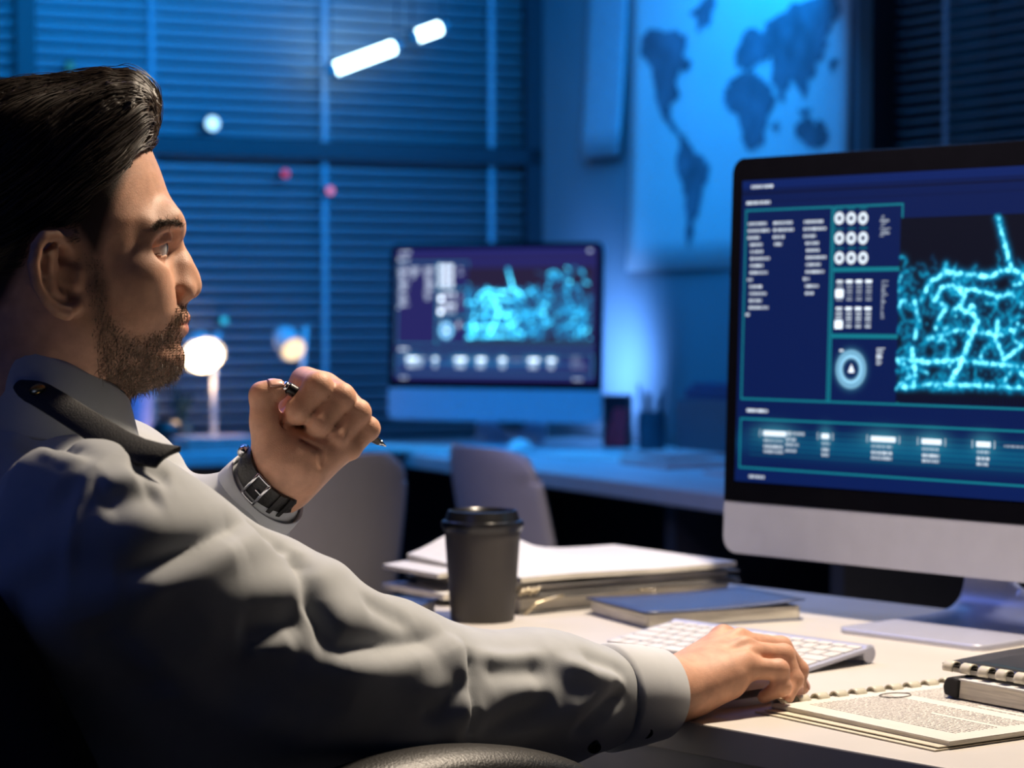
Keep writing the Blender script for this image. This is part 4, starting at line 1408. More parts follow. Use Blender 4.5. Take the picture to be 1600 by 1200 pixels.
for l, s, a in (([(1560, 338), (1567, 370), (1574, 395), (1580, 420)], 2.6, .9), ([(1440, 470), (1455, 440), (1480, 425), (1515, 430), (1545, 432), (1580, 420), (1600, 430)], 2.6, .9),
                ([(1462, 470), (1470, 450), (1495, 446), (1508, 462), (1500, 480), (1510, 488)], 2.4, 1.0), ([(1485, 452), (1520, 452), (1560, 462), (1590, 460)], 2.2, .9),
                ([(1462, 470), (1480, 480), (1466, 500), (1462, 516)], 2.2, .9), ([(1430, 470), (1436, 500), (1430, 530)], 2, .8), ([(1516, 480), (1528, 500), (1512, 540), (1505, 560), (1485, 600)], 3, 1.0),
                ([(1425, 545), (1430, 580), (1428, 606)], 2.6, 1.0), ([(1410, 560), (1450, 566), (1500, 562), (1560, 570), (1600, 572)], 2.4, .9), ([(1410, 605), (1460, 600), (1520, 602), (1600, 606)], 2.2, .85),
                ([(1560, 500), (1556, 530), (1570, 560), (1600, 540)], 2.4, .9), ([(1450, 530), (1500, 515), (1560, 525), (1600, 510)], 2.2, .85)):
    stroke(npx(l), s, a)
for _ in range(150):
    x = nx0 + nw * random.random(); y = ny0 + nh * random.uniform(.30, 1.0)
    if x > nx0 + nw * .62: y = ny0 + nh * random.uniform(.02, 1.0)
    th = random.uniform(0, 6.28); s = random.uniform(1.0, 2.3); a = random.uniform(.25, .9)
    pts = [(x, y)]
    for k in range(random.randint(3, 9)):
        th += random.gauss(0, .7)
        x += 5 * math.cos(th); y += 4 * math.sin(th)
        pts.append((x, y))
    stroke(pts, s, a)
for _ in range(320):
    x = nx0 + nw * random.random(); y = ny0 + nh * random.uniform(.28, 1.0)
    th = random.uniform(0, 6.28); pts = [(x, y)]
    for k in range(random.randint(2, 6)):
        th += random.gauss(0, .6); x += 4 * math.cos(th); y += 4 * math.sin(th); pts.append((x, y))
    stroke(pts, random.uniform(.6, 1.0), random.uniform(.2, .8))
for _ in range(900):
    brush(nx0 + nw * random.random(), ny0 + nh * random.uniform(.33, 1), random.uniform(.8, 1.6), random.uniform(.15, .7))
def blur(a, n):
    for _ in range(n):
        a = (np.roll(a, 1, 0) + np.roll(a, -1, 0) + 2 * a) / 4
        a = (np.roll(a, 1, 1) + np.roll(a, -1, 1) + 2 * a) / 4
    return a
grain = blur(RNG.random((CH, CW)), 2); grain = (grain - grain.mean()) / grain.std()
net = np.clip(net * (1 + .32 * grain), 0, 1.3)
halo = blur(net * (np.arange(CW)[None] < CW - 9), 14) * (XX > nx0) * (YY > ny0 + 2) * (YY < ny1 + 2)
net = blur(net, 1)[..., None]
img += halo[..., None] * np.array([.0, .17, .36])
img += net ** 1.4 * np.array([.0, .55, .72]) + np.clip(net - .5, 0, 1) * np.array([.6, 1.3, 1.1])
img += (np.clip(net, 0, 1) ** .5) * np.array([.0, .02, .10])
words(CW - 60, CH - 8, 24, 3, WHITE, .7); rect(CW - 26, 5, CW - 16, 9, WHITE, .6)
for n in range(5):
    words(CW - 66, y5 + 6 + n * 6, random.uniform(20, 40), 2, WHITE, .3)

def screen_mat(name, gain, tint, gamma=1.0):
    m = bpy.data.materials.new(name)
    m.use_nodes = True
    nt = m.node_tree
    b = nt.nodes['Principled BSDF']
    b.inputs['Base Color'].default_value = (.004, .004, .006, 1)
    b.inputs['Roughness'].default_value = .12
    b.inputs['Specular IOR Level'].default_value = .2
    at = nt.nodes.new('ShaderNodeAttribute'); at.attribute_name = 'picture'
    mx = nt.nodes.new('ShaderNodeMix'); mx.data_type = 'RGBA'; mx.blend_type = 'ADD'
    mx.inputs['Factor'].default_value = 1
    mx.inputs['B'].default_value = tuple(tint) + (1,)
    gm = nt.nodes.new('ShaderNodeGamma'); gm.inputs['Gamma'].default_value = gamma
    nt.links.new(at.outputs['Color'], gm.inputs['Color'])
    nt.links.new(gm.outputs['Color'], mx.inputs['A'])
    nt.links.new(mx.outputs['Result'], b.inputs['Emission Color'])
    b.inputs['Emission Strength'].default_value = gain
    return m
def screen_mesh(name, O, U, V, w, h, m, parent, step=1):
    """O = top-left corner; one cell of the picture per face"""
    im = img if step == 1 else img[:CH // step * step, :CW // step * step].reshape(CH // step, step, CW // step, step, 3).mean((1, 3))
    n, k = im.shape[:2]
    jj, ii = np.meshgrid(np.arange(k + 1) / k, np.arange(n + 1) / n)
    VV = O + jj.reshape(-1, 1) * w * U - ii.reshape(-1, 1) * h * V
    idx = np.arange((n + 1) * (k + 1)).reshape(n + 1, k + 1)
    F = np.stack([idx[1:, :-1], idx[1:, 1:], idx[:-1, 1:], idx[:-1, :-1]], -1).reshape(-1, 4)
    o = link_mesh(name, VV, F, m, parent)
    ca = o.data.color_attributes.new('picture', 'FLOAT_COLOR', 'CORNER')
    c = np.concatenate([np.repeat(im.reshape(-1, 3), 4, 0), np.ones((n * k * 4, 1))], 1)
    ca.data.foreach_set('color', c.astype(np.float32).ravel())
    return o

def rrect(w, h, r, n=6, corners=(1, 1, 1, 1)):
    pts = []
    for k, (sx, sy) in enumerate(((1, 1), (-1, 1), (-1, -1), (1, -1))):
        rr_ = r if corners[k] else .0005
        cx_, cy_ = sx * (w / 2 - rr_), sy * (h / 2 - rr_)
        for i in range(n + 1):
            a = math.pi / 2 * (k + i / n)
            pts.append((cx_ + rr_ * math.cos(a), cy_ + rr_ * math.sin(a)))
    return pts
def monitor(name, label, O, U, V, N, w, h, chin, sc_mat, su, sv1, sw, sh, foot_c, foot_i, foot_w, step, group=None):
    """all-in-one screen; O = centre of the front face"""
    t = thing(name, label, 'monitor', [foot_c[0], foot_c[1], DESK_Z])
    g = MB(); g.prism(rrect(w, h, .020), O - N * .012, U, V, N, .0085)
    build(g, 'casing', M_ALU, t, bevel=.002)
    G = []
    for q in (0, .4, .75, 1.0):
        s = 1 - .25 * q ** 2
        G.append([O - N * (.012 + .035 * q) + U * x * s + V * y * s for x, y in rrect(w, h, .020)])
    g = MB(); g.grid(G, wrap=True); g.add(G[-1], [tuple(range(len(G[-1])))])
    build(g, 'back_shell', M_ALU, t, smooth=True)
    gh = h - chin
    g = MB(); g.prism(rrect(w, gh, .018, corners=(1, 1, 0, 0)), O + V * (chin / 2) - N * .0035, U, V, N, .0035)
    build(g, 'glass_bezel', M_BEZEL, t, bevel=.0008)
    g = MB(); g.prism(rrect(w, chin, .020, corners=(0, 0, 1, 1)), O - V * (h / 2 - chin / 2) - N * .0035, U, V, N, .0030)
    build(g, 'chin', M_ALU, t, bevel=.0008)
    screen_mesh('screen', O + U * su + V * sv1 + N * .0006, U, V, sw, sh, sc_mat, t, step)
    # stand: one bent sheet, foot then neck, with a round cable hole
    I = np.asarray(foot_i, float); Z = ZU; Wd = U * 1.0; Wd = nrm(Wd - Z * (Wd @ Z))
    fc = np.array([foot_c[0], foot_c[1], DESK_Z])
    prof = [(0.0, .004), (.15, .0045), (.19, .006), (.212, .012), (.226, .026), (.231, .05), (.226, .10), (.206, .16), (.170, .24)]
    L = [0.0]
    for i in range(1, len(prof)):
        L.append(L[-1] + math.hypot(prof[i][0] - prof[i - 1][0], prof[i][1] - prof[i - 1][1]))
    ss = np.linspace(0, L[-1], 60)
    xs = np.interp(ss, L, [p[0] for p in prof]); zs_ = np.interp(ss, L, [p[1] for p in prof])
    for _ in range(3):
        xs[1:-1] = (xs[:-2] + xs[1:-1] * 2 + xs[2:]) / 4; zs_[1:-1] = (zs_[:-2] + zs_[1:-1] * 2 + zs_[2:]) / 4
    nW = 41
    vs = []; keep = []
    hs = np.interp(.085, zs_[30:], ss[30:]) if True else 0
    idx = lambda i, j: i * nW + j
    for i in range(60):
        for j in range(nW):
            x = (j / (nW - 1) - .5) * foot_w
            s = ss[i]
            ww = 1.0
            if s < .016:
                ww = 1 - .10 * (1 - math.sqrt(max(0, 1 - (1 - s / .016) ** 2)))
            x2 = x * ww
            dx, ds = x2, s - hs
            r = math.hypot(dx, ds)
            if .044 < r < .056 and r > 0:      # pull the rim onto a circle
                k = .050 / r
                x2, s = dx * k, hs + ds * k
            px_, pz_ = np.interp(s, ss, xs), np.interp(s, ss, zs_)
            vs.append(fc + I * px_ + Z * (pz_ - .001) + Wd * x2)
    fs = []
    for i in range(59):
        for j in range(nW - 1):
            x = ((j + .5) / (nW - 1) - .5) * foot_w; s = (ss[i] + ss[i + 1]) / 2
            if math.hypot(x, s - hs) < .0495:
                continue
            fs.append((idx(i, j), idx(i, j + 1), idx(i + 1, j + 1), idx(i + 1, j)))
    o = link_mesh('stand', vs, fs, M_ALU, t, smooth=True)
    so = o.modifiers.new('t', 'SOLIDIFY'); so.thickness = .006; so.offset = 0
    return t
M_SCREEN = screen_mat('screen picture', 1.35, (0, 0, 0))
M_SCREEN2 = screen_mat('far screen picture', 3.4, (.0065, .004, .010), 1.3)  # tint adds a purple reflection to the screen's own glow
fm = (D(1316, 990) + D(1521, 1018)) / 2
WM = 0.69
monitor('computer_monitor', 'large all-in-one monitor on the near desk at the right, blue data screen', MO, DW, MUP, MN, WM, MZ1 - MZ0, muv(1140, 783)[1] + (MZ1 - MZ0) / 2, M_SCREEN, SU0, SV1, SWm, SHm, fm, DI, .195, 1)
# far monitor
bu = nrm(np.array([.906, -.42, 0])); 
bn = np.cross(bu, ZU); bn = bn if bn[1] < 0 else -bn
bup = nrm(ZU - bn * .045)
bn2 = np.cross(bu, bup); bn2 = bn2 if bn2[1] < 0 else -bn2
BD = 6.05
BO = P(771, 519, BD)
bw, bh, bch = .60, .455, .082
fmc = BO + bn * .12
monitor('computer_monitor', 'distant all-in-one monitor standing on the far desk in front of the wall', BO, bu, bup, bn2, bw, bh, bch, M_SCREEN2, -.285, bh / 2 - .014, .570, bh - bch - .034, fmc, -bn, .20, 2)

# ------------------------------------------------------------------ near desk
M_DESK = mat('white desk laminate', (0.57, 0.535, 0.49, 1), rough=0.42, var=0.03, scale=12)
M_DESKF = mat('desk edge', (0.42, 0.41, 0.42, 1), rough=0.5, var=0.03)
FP = D(1051, 1123); FP[2] = 0
wl, wr = -.85, .75
dk = thing('desk', 'white near desk in the foreground with the keyboard and papers on it', 'desk', FP + DI * .38)
g = MB(); g.box(FP + DW * wl + ZU * (DESK_Z - .028), DW * (wr - wl), DI * .775, ZU * .028)
build(g, 'desktop', M_DESK, dk, bevel=.0015)
g = MB(); g.box(FP + DW * (wl + .04) + DI * .012 + ZU * (DESK_Z - .16), DW * (wr - wl - .08), DI * .018, ZU * .131); build(g, 'front_apron', M_DESKF, dk)
for u in (wl + .04, wr - .08):
    g = MB(); g.box(FP + DW * u + DI * .04, DW * .035, DI * .68, ZU * (DESK_Z - .029)); build(g, 'side_panel', M_DESKF, dk)

# keyboard
M_KEY = mat('white key', (0.62, 0.60, 0.57, 1), rough=0.45, var=0.02)
ka = D(944, 1008); kw, kd = .272, .114
kb = thing('keyboard', 'slim white wireless keyboard with a tube along its rear edge, on the near desk', 'keyboard', ka)
ksl = math.atan2(.0135, kd)
kI = nrm(DI * math.cos(ksl) + ZU * math.sin(ksl)); kU = nrm(np.cross(DW, kI)); kU = kU if kU[2] > 0 else -kU
ko = ka + ZU * .0045
g = MB(); g.prism([(x + kw / 2, y + kd / 2) for x, y in rrect(kw, kd, .007)], ko - kU * .004, DW, kI, kU, .004)
build(g, 'plate', M_ALU, kb, bevel=.0006)
g = MB(); g.tube([ka + DI * (kd * math.cos(ksl) - .009) + ZU * .0098 + DW * t for t in (.001, .002, kw - .002, kw - .001)], [.0082, .0092, .0092, .0082], 24)
build(g, 'battery_tube', M_ALU, kb, smooth=False); 
shade_auto(kb.children[-1], 40)
rows = [[1] * 13 + [1.0], [1] * 13 + [1.5], [1.5] + [1] * 13, [1.75] + [1] * 11 + [1.75], [2.25] + [1] * 10 + [2.25], [1, 1, 1, 1.25, 5.0, 1.25, 1, 1, 1, 1]]
cache = {}
y = kd - .0115
for r_i, row in enumerate(rows):
    hgt = .0095 if r_i == 0 else .0158
    y -= hgt + .0026
    un = (kw - .010) / sum(row)
    x = .005
    for w in row:
        ww = un * w - .0026
        kk = (round(ww, 4), hgt)
        c = ko + DW * (x + .0013) + kI * y
        if kk not in cache:
            g = MB(); g.prism([(px_ + ww / 2, py_ + hgt / 2) for px_, py_ in rrect(ww, hgt, .0018, 3)], c, DW, kI, kU, .0014)
            cache[kk] = (build(g, 'key', M_KEY, kb, bevel=.0003), c)
        else:
            o = cache[kk][0].copy(); COL.objects.link(o); o.location = Vector(c - cache[kk][1])
        x += un * w

# mouse
mc = D(1161, 1100); mI = DI; mW = DW
mouse = thing('computer_mouse', 'low white computer mouse under the resting hand', 'mouse', mc)
mc = np.array([.203, 2.118, DESK_Z])
mouse.location = Vector(mc)
G = []
for i in range(25):
    u = -1 + 2 * i / 24
    row = []
    for j in range(17):
        v = -1 + 2 * j / 16
        hw = .0285 * (1 - abs(u) ** 5) ** .5 * (1 - .10 * u * u)
        z = .004 + .0215 * (1 - .55 * (u + .15) ** 2) * (1 - .55 * abs(v) ** 3) * (1 - abs(u) ** 6 * .7)
        row.append(mc + mI * (.056 * u) + mW * (hw * v) + ZU * z)
    G.append(row)
g = MB(); g.grid(G); 
build(g, 'shell', M_WHITEP, mouse, smooth=True)
pl = [(.054 * math.copysign(abs(math.cos(a)) ** .6, math.cos(a)), .0265 * math.copysign(abs(math.sin(a)) ** .6, math.sin(a))) for a in np.linspace(0, 2 * math.pi, 40, endpoint=False)]
g = MB(); g.prism(pl, mc + ZU * .0, mI, mW, ZU, .0065); build(g, 'base', M_ALU, mouse)

# coffee cup
M_CUP = mat('dark paper cup', (0.032, 0.028, 0.026, 1), rough=0.55, var=0.05, scale=60)
cc = D(754, 969)
cs = FPX / cc[1]
hc = (969 - 822) / cs
cup = thing('coffee_cup', 'black paper coffee cup with a lid, standing left of the folders', 'cup', cc)
rb, rt_ = 50 / cs, 60 / cs
g = MB(); g.lathe([(rb - .002, .003), (rb - .001, 0), (rb, .002), (rt_, hc), (rt_ + .001, hc + .001), (rt_ - .001, hc + .002)], cc, 48); build(g, 'cup_body', M_CUP, cup, smooth=False); shade_auto(cup.children[-1])
g = MB(); g.lathe([(rt_ - .0015, hc - .004), (rt_ + .0012, hc - .004), (rt_ + .0030, hc + .000), (rt_ + .0034, hc + .004), (rt_ + .0024, hc + .007), (rt_ - .001, hc + .008), (rt_ - .0035, hc + .016), (rt_ - .0045, hc + .0185), (rt_ - .0065, hc + .019), (rt_ - .0085, hc + .0165), (rt_ - .010, hc + .0125), (.001, hc + .0120)], cc, 48)
build(g, 'lid', mat('black lid plastic', (0.008, 0.008, 0.009, 1), rough=0.28), cup, smooth=False); shade_auto(cup.children[-1])

# folders stack
M_PAPERW = mat('white paper', (0.61, 0.60, 0.59, 1), rough=0.8, var=0.03)
M_PAPERE = mat('paper edges', (0.60, 0.56, 0.48, 1), rough=0.9, var=0.25, scale=400, stretch=(.05, .05, 1))
M_FOLDG = mat('grey folder board', (0.15, 0.145, 0.14, 1), rough=0.6, var=0.1)
fo = D(812, 962); fu = nrm([.836, .549, 0]); fv = nrm([-.549, .836, 0])
def sheet_stack(name, label, cat, o, u, v, w, l, h, m, bumpf=None, grp=None, me=None):
    n1, n2 = 20, 14
    top, bot = [], []
    for i in range(n1 + 1):
        a, b = [], []
        for j in range(n2 + 1):
            s, t = i / n1, j / n2
            z = h + (bumpf(s, t) if bumpf else 0)
            a.append(o + u * w * s + v * l * t + ZU * z)
            b.append(o + u * w * s + v * l * t + ZU * (bumpf(s, t) * .75 if bumpf else 0))
        top.append(a); bot.append(b)
    g = MB(); g.grid(top, 0); g.grid(bot, 1, flip=True)
    for side in ([ [bot[i][0] for i in range(n1 + 1)], [top[i][0] for i in range(n1 + 1)] ], [[top[i][n2] for i in range(n1 + 1)], [bot[i][n2] for i in range(n1 + 1)]], [top[0], bot[0]], [bot[n1], top[n1]]):
        g.grid(side, 1, flip=True)
    ob = build(g, name, [m, me or M_PAPERE], None, loc=o)
    return tag(ob, label, cat, grp)
def binder(name, label, o, w, l, h, content_h, bump=None):
    t = thing(name, label, 'folder', o)
    g = MB(); g.box(o + ZU * .0, fu * w, fv * l, ZU * .0025); build(g, 'back_cover', M_FOLDG, t)
    G = []
    for i in range(13):
        s = i / 12
        G.append([o + fu * w * s + fv * l * q + ZU * (h - .002 + (.002 * math.sin(s * 9 + 2) if q == 0 else 0)) for q in (0, .5, 1)])
    g = MB(); g.grid(G); ob = build(g, 'front_cover', M_FOLDG, t); so = ob.modifiers.new('t', 'SOLIDIFY'); so.thickness = .0025
    g = MB(); g.box(o + fu * .006 + fv * .008 + ZU * .003, fu * (w - .02), fv * (l - .02), ZU * content_h); build(g, 'paper_block', M_PAPERE, t)
    return t
b1 = binder('ring_binder', 'grey folder at the bottom of the paper stack behind the cup', fo, .325, .25, .021, .015)
# clips and wire seen at the front edge
M_WIRE = mat('pale metal wire', (0.55, 0.47, 0.33, 1), rough=0.35, metal=.7)
g = MB()
cpt = lambda s, z, o_=-.002: fo + fu * s + fv * o_ + ZU * z
g.tube([cpt(.125, .006), cpt(.135, .003, -.006), cpt(.145, .010, -.008), cpt(.155, .013, -.008), cpt(.165, .008, -.008), cpt(.175, .004, -.007), cpt(.188, .012, -.006), cpt(.19, .0175, -.003), cpt(.17, .019, -.002)], .0013, 8)
build(g, 'wire_fastener', M_WIRE, b1, smooth=True)
g = MB()
g.tube([cpt(.004, .002, -.004), cpt(.020, .014, -.007), cpt(.045, .0185, -.006), cpt(.058, .0195, -.004)], .0018, 8)
build(g, 'wire_clip', M_WIRE, b1, smooth=True)
o2 = fo + ZU * .0215 - fu * .004 + fv * .002
b2 = binder('ring_binder', 'upper grey folder under the loose white papers of the stack', o2, .328, .25, .013, .008)
g = MB()
for k in range(4):
    g.tube([o2 + fu * (.002 + .007 * k) - fv * .003 + ZU * (.002 + .001 * (k % 2)), o2 + fu * (.010 + .007 * k) - fv * .004 + ZU * (.009 + .001 * (k % 2))], .0022, 8)
build(g, 'ring_clips', M_WIRE, b2, smooth=True)
bf = lambda s, t: .036 * math.exp(-((s - .30) / .22) ** 2) * t ** 2 + .004 * math.exp(-((s - .42) / .05) ** 2) * t + .003 * math.sin(7 * s) * (1 - t) * .3
o3 = fo + ZU * .0375 + fu * .002 + fv * .000
sheet_stack('paper_stack', 'loose white printed papers bulging on top of the folders', 'papers', o3, fu, fv, .315, .255, .006, M_PAPERW, bf)
# papers sticking out at the left end of the folder stack
o4 = fo + fu * -.012 + fv * .12 + ZU * .0145
sheet_stack('paper_bundle', 'bent bundle of papers sticking out of the folders at their left end', 'papers', fo - fu * .03 + fv * .13 + ZU * .0345, fu, fv, .034, .13, .006, M_PAPERW, lambda s, t: .003 * (1 - s) * -1)
sheet_stack('paper_bundle', 'lower bundle of papers at the left end of the folders, beside the cup', 'papers', fo - fu * .032 + fv * .115 + ZU * .008, fu, fv, .032, .145, .007, M_PAPERW, None)
g = MB(); g.box(fo + fu * .25 + fv * .0 + ZU * .0425, fu * .085, fv * .22, ZU * .0012)

# notebooks
def book(name, label, o, u, v, w, l, h, mc_, cover_over=.003, rcorner=.006, lift=0.0, spine_mat=None):
    t = thing(name, label, 'notebook', o)
    pl = [(x + w / 2, y + l / 2) for x, y in rrect(w, l, rcorner, 4)]
    g = MB(); g.prism(pl, o, u, v, ZU, .0016); build(g, 'back_cover', mc_, t)
    pl2 = [(x + w / 2, y + l / 2) for x, y in rrect(w - 2 * cover_over, l - 2 * cover_over, rcorner, 4)]
    g = MB(); g.prism(pl2, o + ZU * .0017, u, v, ZU, h - .0036); build(g, 'pages', M_PAPERE, t)
    G = []
    for i in range(11):
        s = i / 10
        G.append([o + u * w * s + v * l * q + ZU * (h - .0010 + lift * (s - .3) ** 2 * (1 - q * .3)) for q in np.linspace(0, 1, 7)])
    g = MB(); g.grid(G); ob = build(g, 'front_cover', mc_, t, smooth=True); so = ob.modifiers.new('t', 'SOLIDIFY'); so.thickness = .0017
    return t
M_BLUEC = mat('dark navy book cover', (0.050, 0.075, 0.17, 1), rough=0.38, var=0.08)
no = D(1008, 984); nu = nrm([.184, .081, 0]); nv = nrm([-.081, .184, 0])
book('notebook', 'thick notebook with a blue shining cover lying in front of the folders', no, nu, nv, .203, .150, .0175, M_BLUEC, lift=.012)
lo_ = np.array([-.083, 2.695, DESK_Z]) ; lu = nrm([-.96, .27, 0]); lv = nrm([-.27, -.96, 0])
book('notebook', 'dark blue notebook at the left end of the desk beside the sleeve', lo_, lu, lv, .15, .19, .021, M_BLUEC)

# comb-bound document on the right
M_DOC = mat('document paper', (0.62, 0.585, 0.525, 1), rough=0.85, var=0.03)
M_INK = mat('printed ink', (0.10, 0.09, 0.09, 1), rough=0.9)
M_CARD = mat('cream card', (0.58, 0.52, 0.40, 1), rough=0.8, var=0.05)
M_COMB = mat('cream comb plastic', (0.58, 0.54, 0.43, 1), rough=0.4, var=0.04)
do = D(1206, 1112); da = nrm([.561, -.828, 0]); db = nrm([.826, .564, 0])
if np.cross(da, db)[2] < 0: pass
doc = thing('bound_document', 'open comb-bound printed report lying at the front right of the desk', 'document', do)
A4w, A4l = .217, .305
dh = .0075
def dgrid(off_a, off_b, w, l, zf, nA=10, nB=8):
    return [[do + da * (off_a + w * i / nA) + db * (off_b + l * j / nB) + ZU * zf(i / nA, j / nB) for j in range(nB + 1)] for i in range(nA + 1)]
def slab(name, off_a, off_b, w, l, z0, z1, m, parent, drop=0.0):
    g = MB()
    f0 = lambda s, t: z0 + drop * s
    f1 = lambda s, t: z1 + drop * s
    a = dgrid(off_a, off_b, w, l, f1); b = dgrid(off_a, off_b, w, l, f0)
    g.grid(a); g.grid(b, flip=True)
    g.grid([[r[0] for r in b], [r[0] for r in a]]); g.grid([[r[-1] for r in a], [r[-1] for r in b]])
    g.grid([a[0], b[0]]); g.grid([b[-1], a[-1]])
    ob = build(g, name, m, parent)
    bm = bmesh.new(); bm.from_mesh(ob.data); bmesh.ops.remove_doubles(bm, verts=bm.verts[:], dist=1e-5); bmesh.ops.recalc_face_normals(bm, faces=bm.faces[:]); bm.to_mesh(ob.data); bm.free()
    return ob
slab('back_cover', -.004, -.016, A4w + .004, A4l + .02, .0004, .0014, M_CARD, doc, .0)
slab('cover_sheet', .002, -.010, A4w - .004, A4l + .012, .0022, .0030, M_CARD, doc, .0)
slab('page_block', .0, .0, A4w, A4l, .0036, .0066, M_PAPERE, doc, -.0005)
slab('top_page', .001, .0005, A4w - .001, A4l, .0069, .0073, M_DOC, doc, -.0006)
g = MB()
def glyphs(g, a0, b0, length, size, zf):
    """a printed line along b (the comb edge runs along b, text lines run across a)"""
    x = 0
    while x < length:
        wl_ = random.randint(2, 9)
        for _ in range(wl_):
            if x > length: break
            hgt = size * random.choice([.55, .55, .6, .9, .85])
            w_ = size * random.uniform(.28, .5)
            p0 = do + da * (a0 + x) + db * b0 + ZU * zf(a0 + x)
            g.add([p0, p0 + da * w_, p0 + da * w_ + db * hgt, p0 + db * hgt], [(0, 1, 2, 3)])
            x += w_ + size * .14
        x += size * .5
zf = lambda a_: .00745 - .0006 * (a_ / A4w)
# text runs along a (from the comb side); lines stack along b
for k in range(46):
    b0 = .024 + k * .0052
    if 18 <= k <= 20 or k in (33,): continue
    L_a = A4w - .045 if k % 11 else .09
    glyphs(g, .022, b0, L_a, .0026, zf)
o = build(g, 'printed_text', M_INK, doc)
g = MB()
tc_ = do + da * .030 + db * .118 + ZU * .0077
g.tube([tc_ + (da * math.cos(a) * .011 + db * math.sin(a) * .016) for a in np.linspace(0, 2 * math.pi, 33)], .0005, 6)
build(g, 'ring_mark', M_INK, doc)
g = MB()
for k in range(13):
    b0 = .004 + k * .0222
    for dn_ in (0,):
        c = do + db * b0 + ZU * .0045 + da * .0005
        G = []
        for i in range(13):
            th = -.5 + (math.pi + .9) * i / 12
            rr_ = .0062
            G.append([c + da * (-rr_ * math.cos(th - .2) * .95 + .001) + ZU * (rr_ * math.sin(th - .2)) + db * w_ for w_ in (0, .0035, .0095, .0125)])
        g.grid(G)
ob = build(g, 'comb_binding', M_COMB, doc, smooth=True); so = ob.modifiers.new('t', 'SOLIDIFY'); so.thickness = .0012

# two bound booklets on top
M_TAPE = mat('black cloth tape', (0.010, 0.010, 0.011, 1), rough=0.8)
zo = .0085
bo = D(1482, 1088, zo)
bk = thing('bound_booklet', 'thick booklet with black tape spine lying on the printed report', 'booklet', bo)
bw_, bl_ = .21, .29
g = MB(); g.box(bo + da * .004 + db * .001, da * (bw_ - .004), db * (bl_ - .004), ZU * .0155); build(g, 'pages', M_PAPERE, bk)
g = MB()
sp = [(.012, -.0005), (.014, .0165), (.006, .0185), (-.002, .0165), (-.006, .009), (-.004, .001)]
g.prism([(p[0], p[1]) for p in sp], bo - db * .002, da, ZU, db, bl_)
ob = build(g, 'tape_spine', M_TAPE, bk, bevel=.002)
g = MB(); g.box(bo + da * .012 + ZU * .0158, da * (bw_ - .012), db * bl_, ZU * .0012); build(g, 'front_cover', M_PAPERW, bk)
o5 = bo + ZU * .0200 + db * .008 + da * -.02
sb = thing('spiral_notebook', 'comb-bound notebook with dark cover on top of the thick booklet', 'notebook', o5)
g = MB(); g.box(o5 + db * .004, da * .20, db * .27, ZU * .004); build(g, 'pages', M_PAPERE, sb)
G = [[o5 + da * (.20 * i / 8) + db * (.004 + .28 * j / 10) + ZU * (.0055 + .006 * math.sin(math.pi * j / 10)) for j in range(11)] for i in range(9)]
g = MB(); g.grid(G); ob = build(g, 'front_cover', mat('dark glossy cover', (0.03, 0.028, 0.026, 1), rough=0.25), sb, smooth=True); so = ob.modifiers.new('t', 'SOLIDIFY'); so.thickness = .001
g = MB()
for k in range(9):
    c = o5 + da * (.006 + .0215 * k) + db * .004 + ZU * .004
    G = []
    for i in range(13):
        th = -.6 + (math.pi + 1.1) * i / 12
        G.append([c + db * (-.0062 * math.cos(th)) + ZU * (.0058 * math.sin(th)) + da * w_ for w_ in (0, .003, .009, .012)])
    g.grid(G)
ob = build(g, 'comb_binding', M_COMB, sb, smooth=True); so = ob.modifiers.new('t', 'SOLIDIFY'); so.thickness = .0012

# white pad far right behind the booklets
o6 = D(1560, 1022)
sheet_stack('paper_pad', 'white paper sheet at the right edge between the monitor foot and the booklets', 'papers', o6, DW, DI, .16, .10, .002, M_PAPERW)

# ------------------------------------------------------------------ office chair under the man
M_MESHF = mat('black mesh fabric', (0.008, 0.008, 0.009, 1), rough=0.85, var=0.6, scale=500, bump=.6, bscale=450)
oc = thing('office_chair', 'black office chair with padded arms that the man sits in', 'chair', [PELV[0], PELV[1], 0])
g = MB(); g.cbox(PELV + np.array([0, 0, -.165]) + TF * .06, TF, TR, ZU, (.24, .24, .035)); build(g, 'seat', M_MESHF, oc, bevel=.03, segs=4)
G = []
for i in range(17):
    z = -.05 + .40 * i / 16
    row = []
    for j in range(21):
        a = -1 + 2 * j / 20
        back = -.200 - .10 * (i / 16) + .055 * math.sin(i / 16 * 3) 
        row.append(PELV + TF * (back + .10 * a * a - .012) + TR * (.245 * a) + ZU * z)
    G.append(row)
g = MB(); g.grid(G); ob = build(g, 'backrest', M_MESHF, oc, smooth=True); so = ob.modifiers.new('t', 'SOLIDIFY'); so.thickness = .022; so.offset = -1
a0, a1 = P(430, 1222, 1.655), P(905, 1206, 1.855)
ad = nrm((a1 - a0) * [1, 1, 0]); asd = np.cross(ad, ZU)
AL = np.linalg.norm((a1 - a0)[:2])
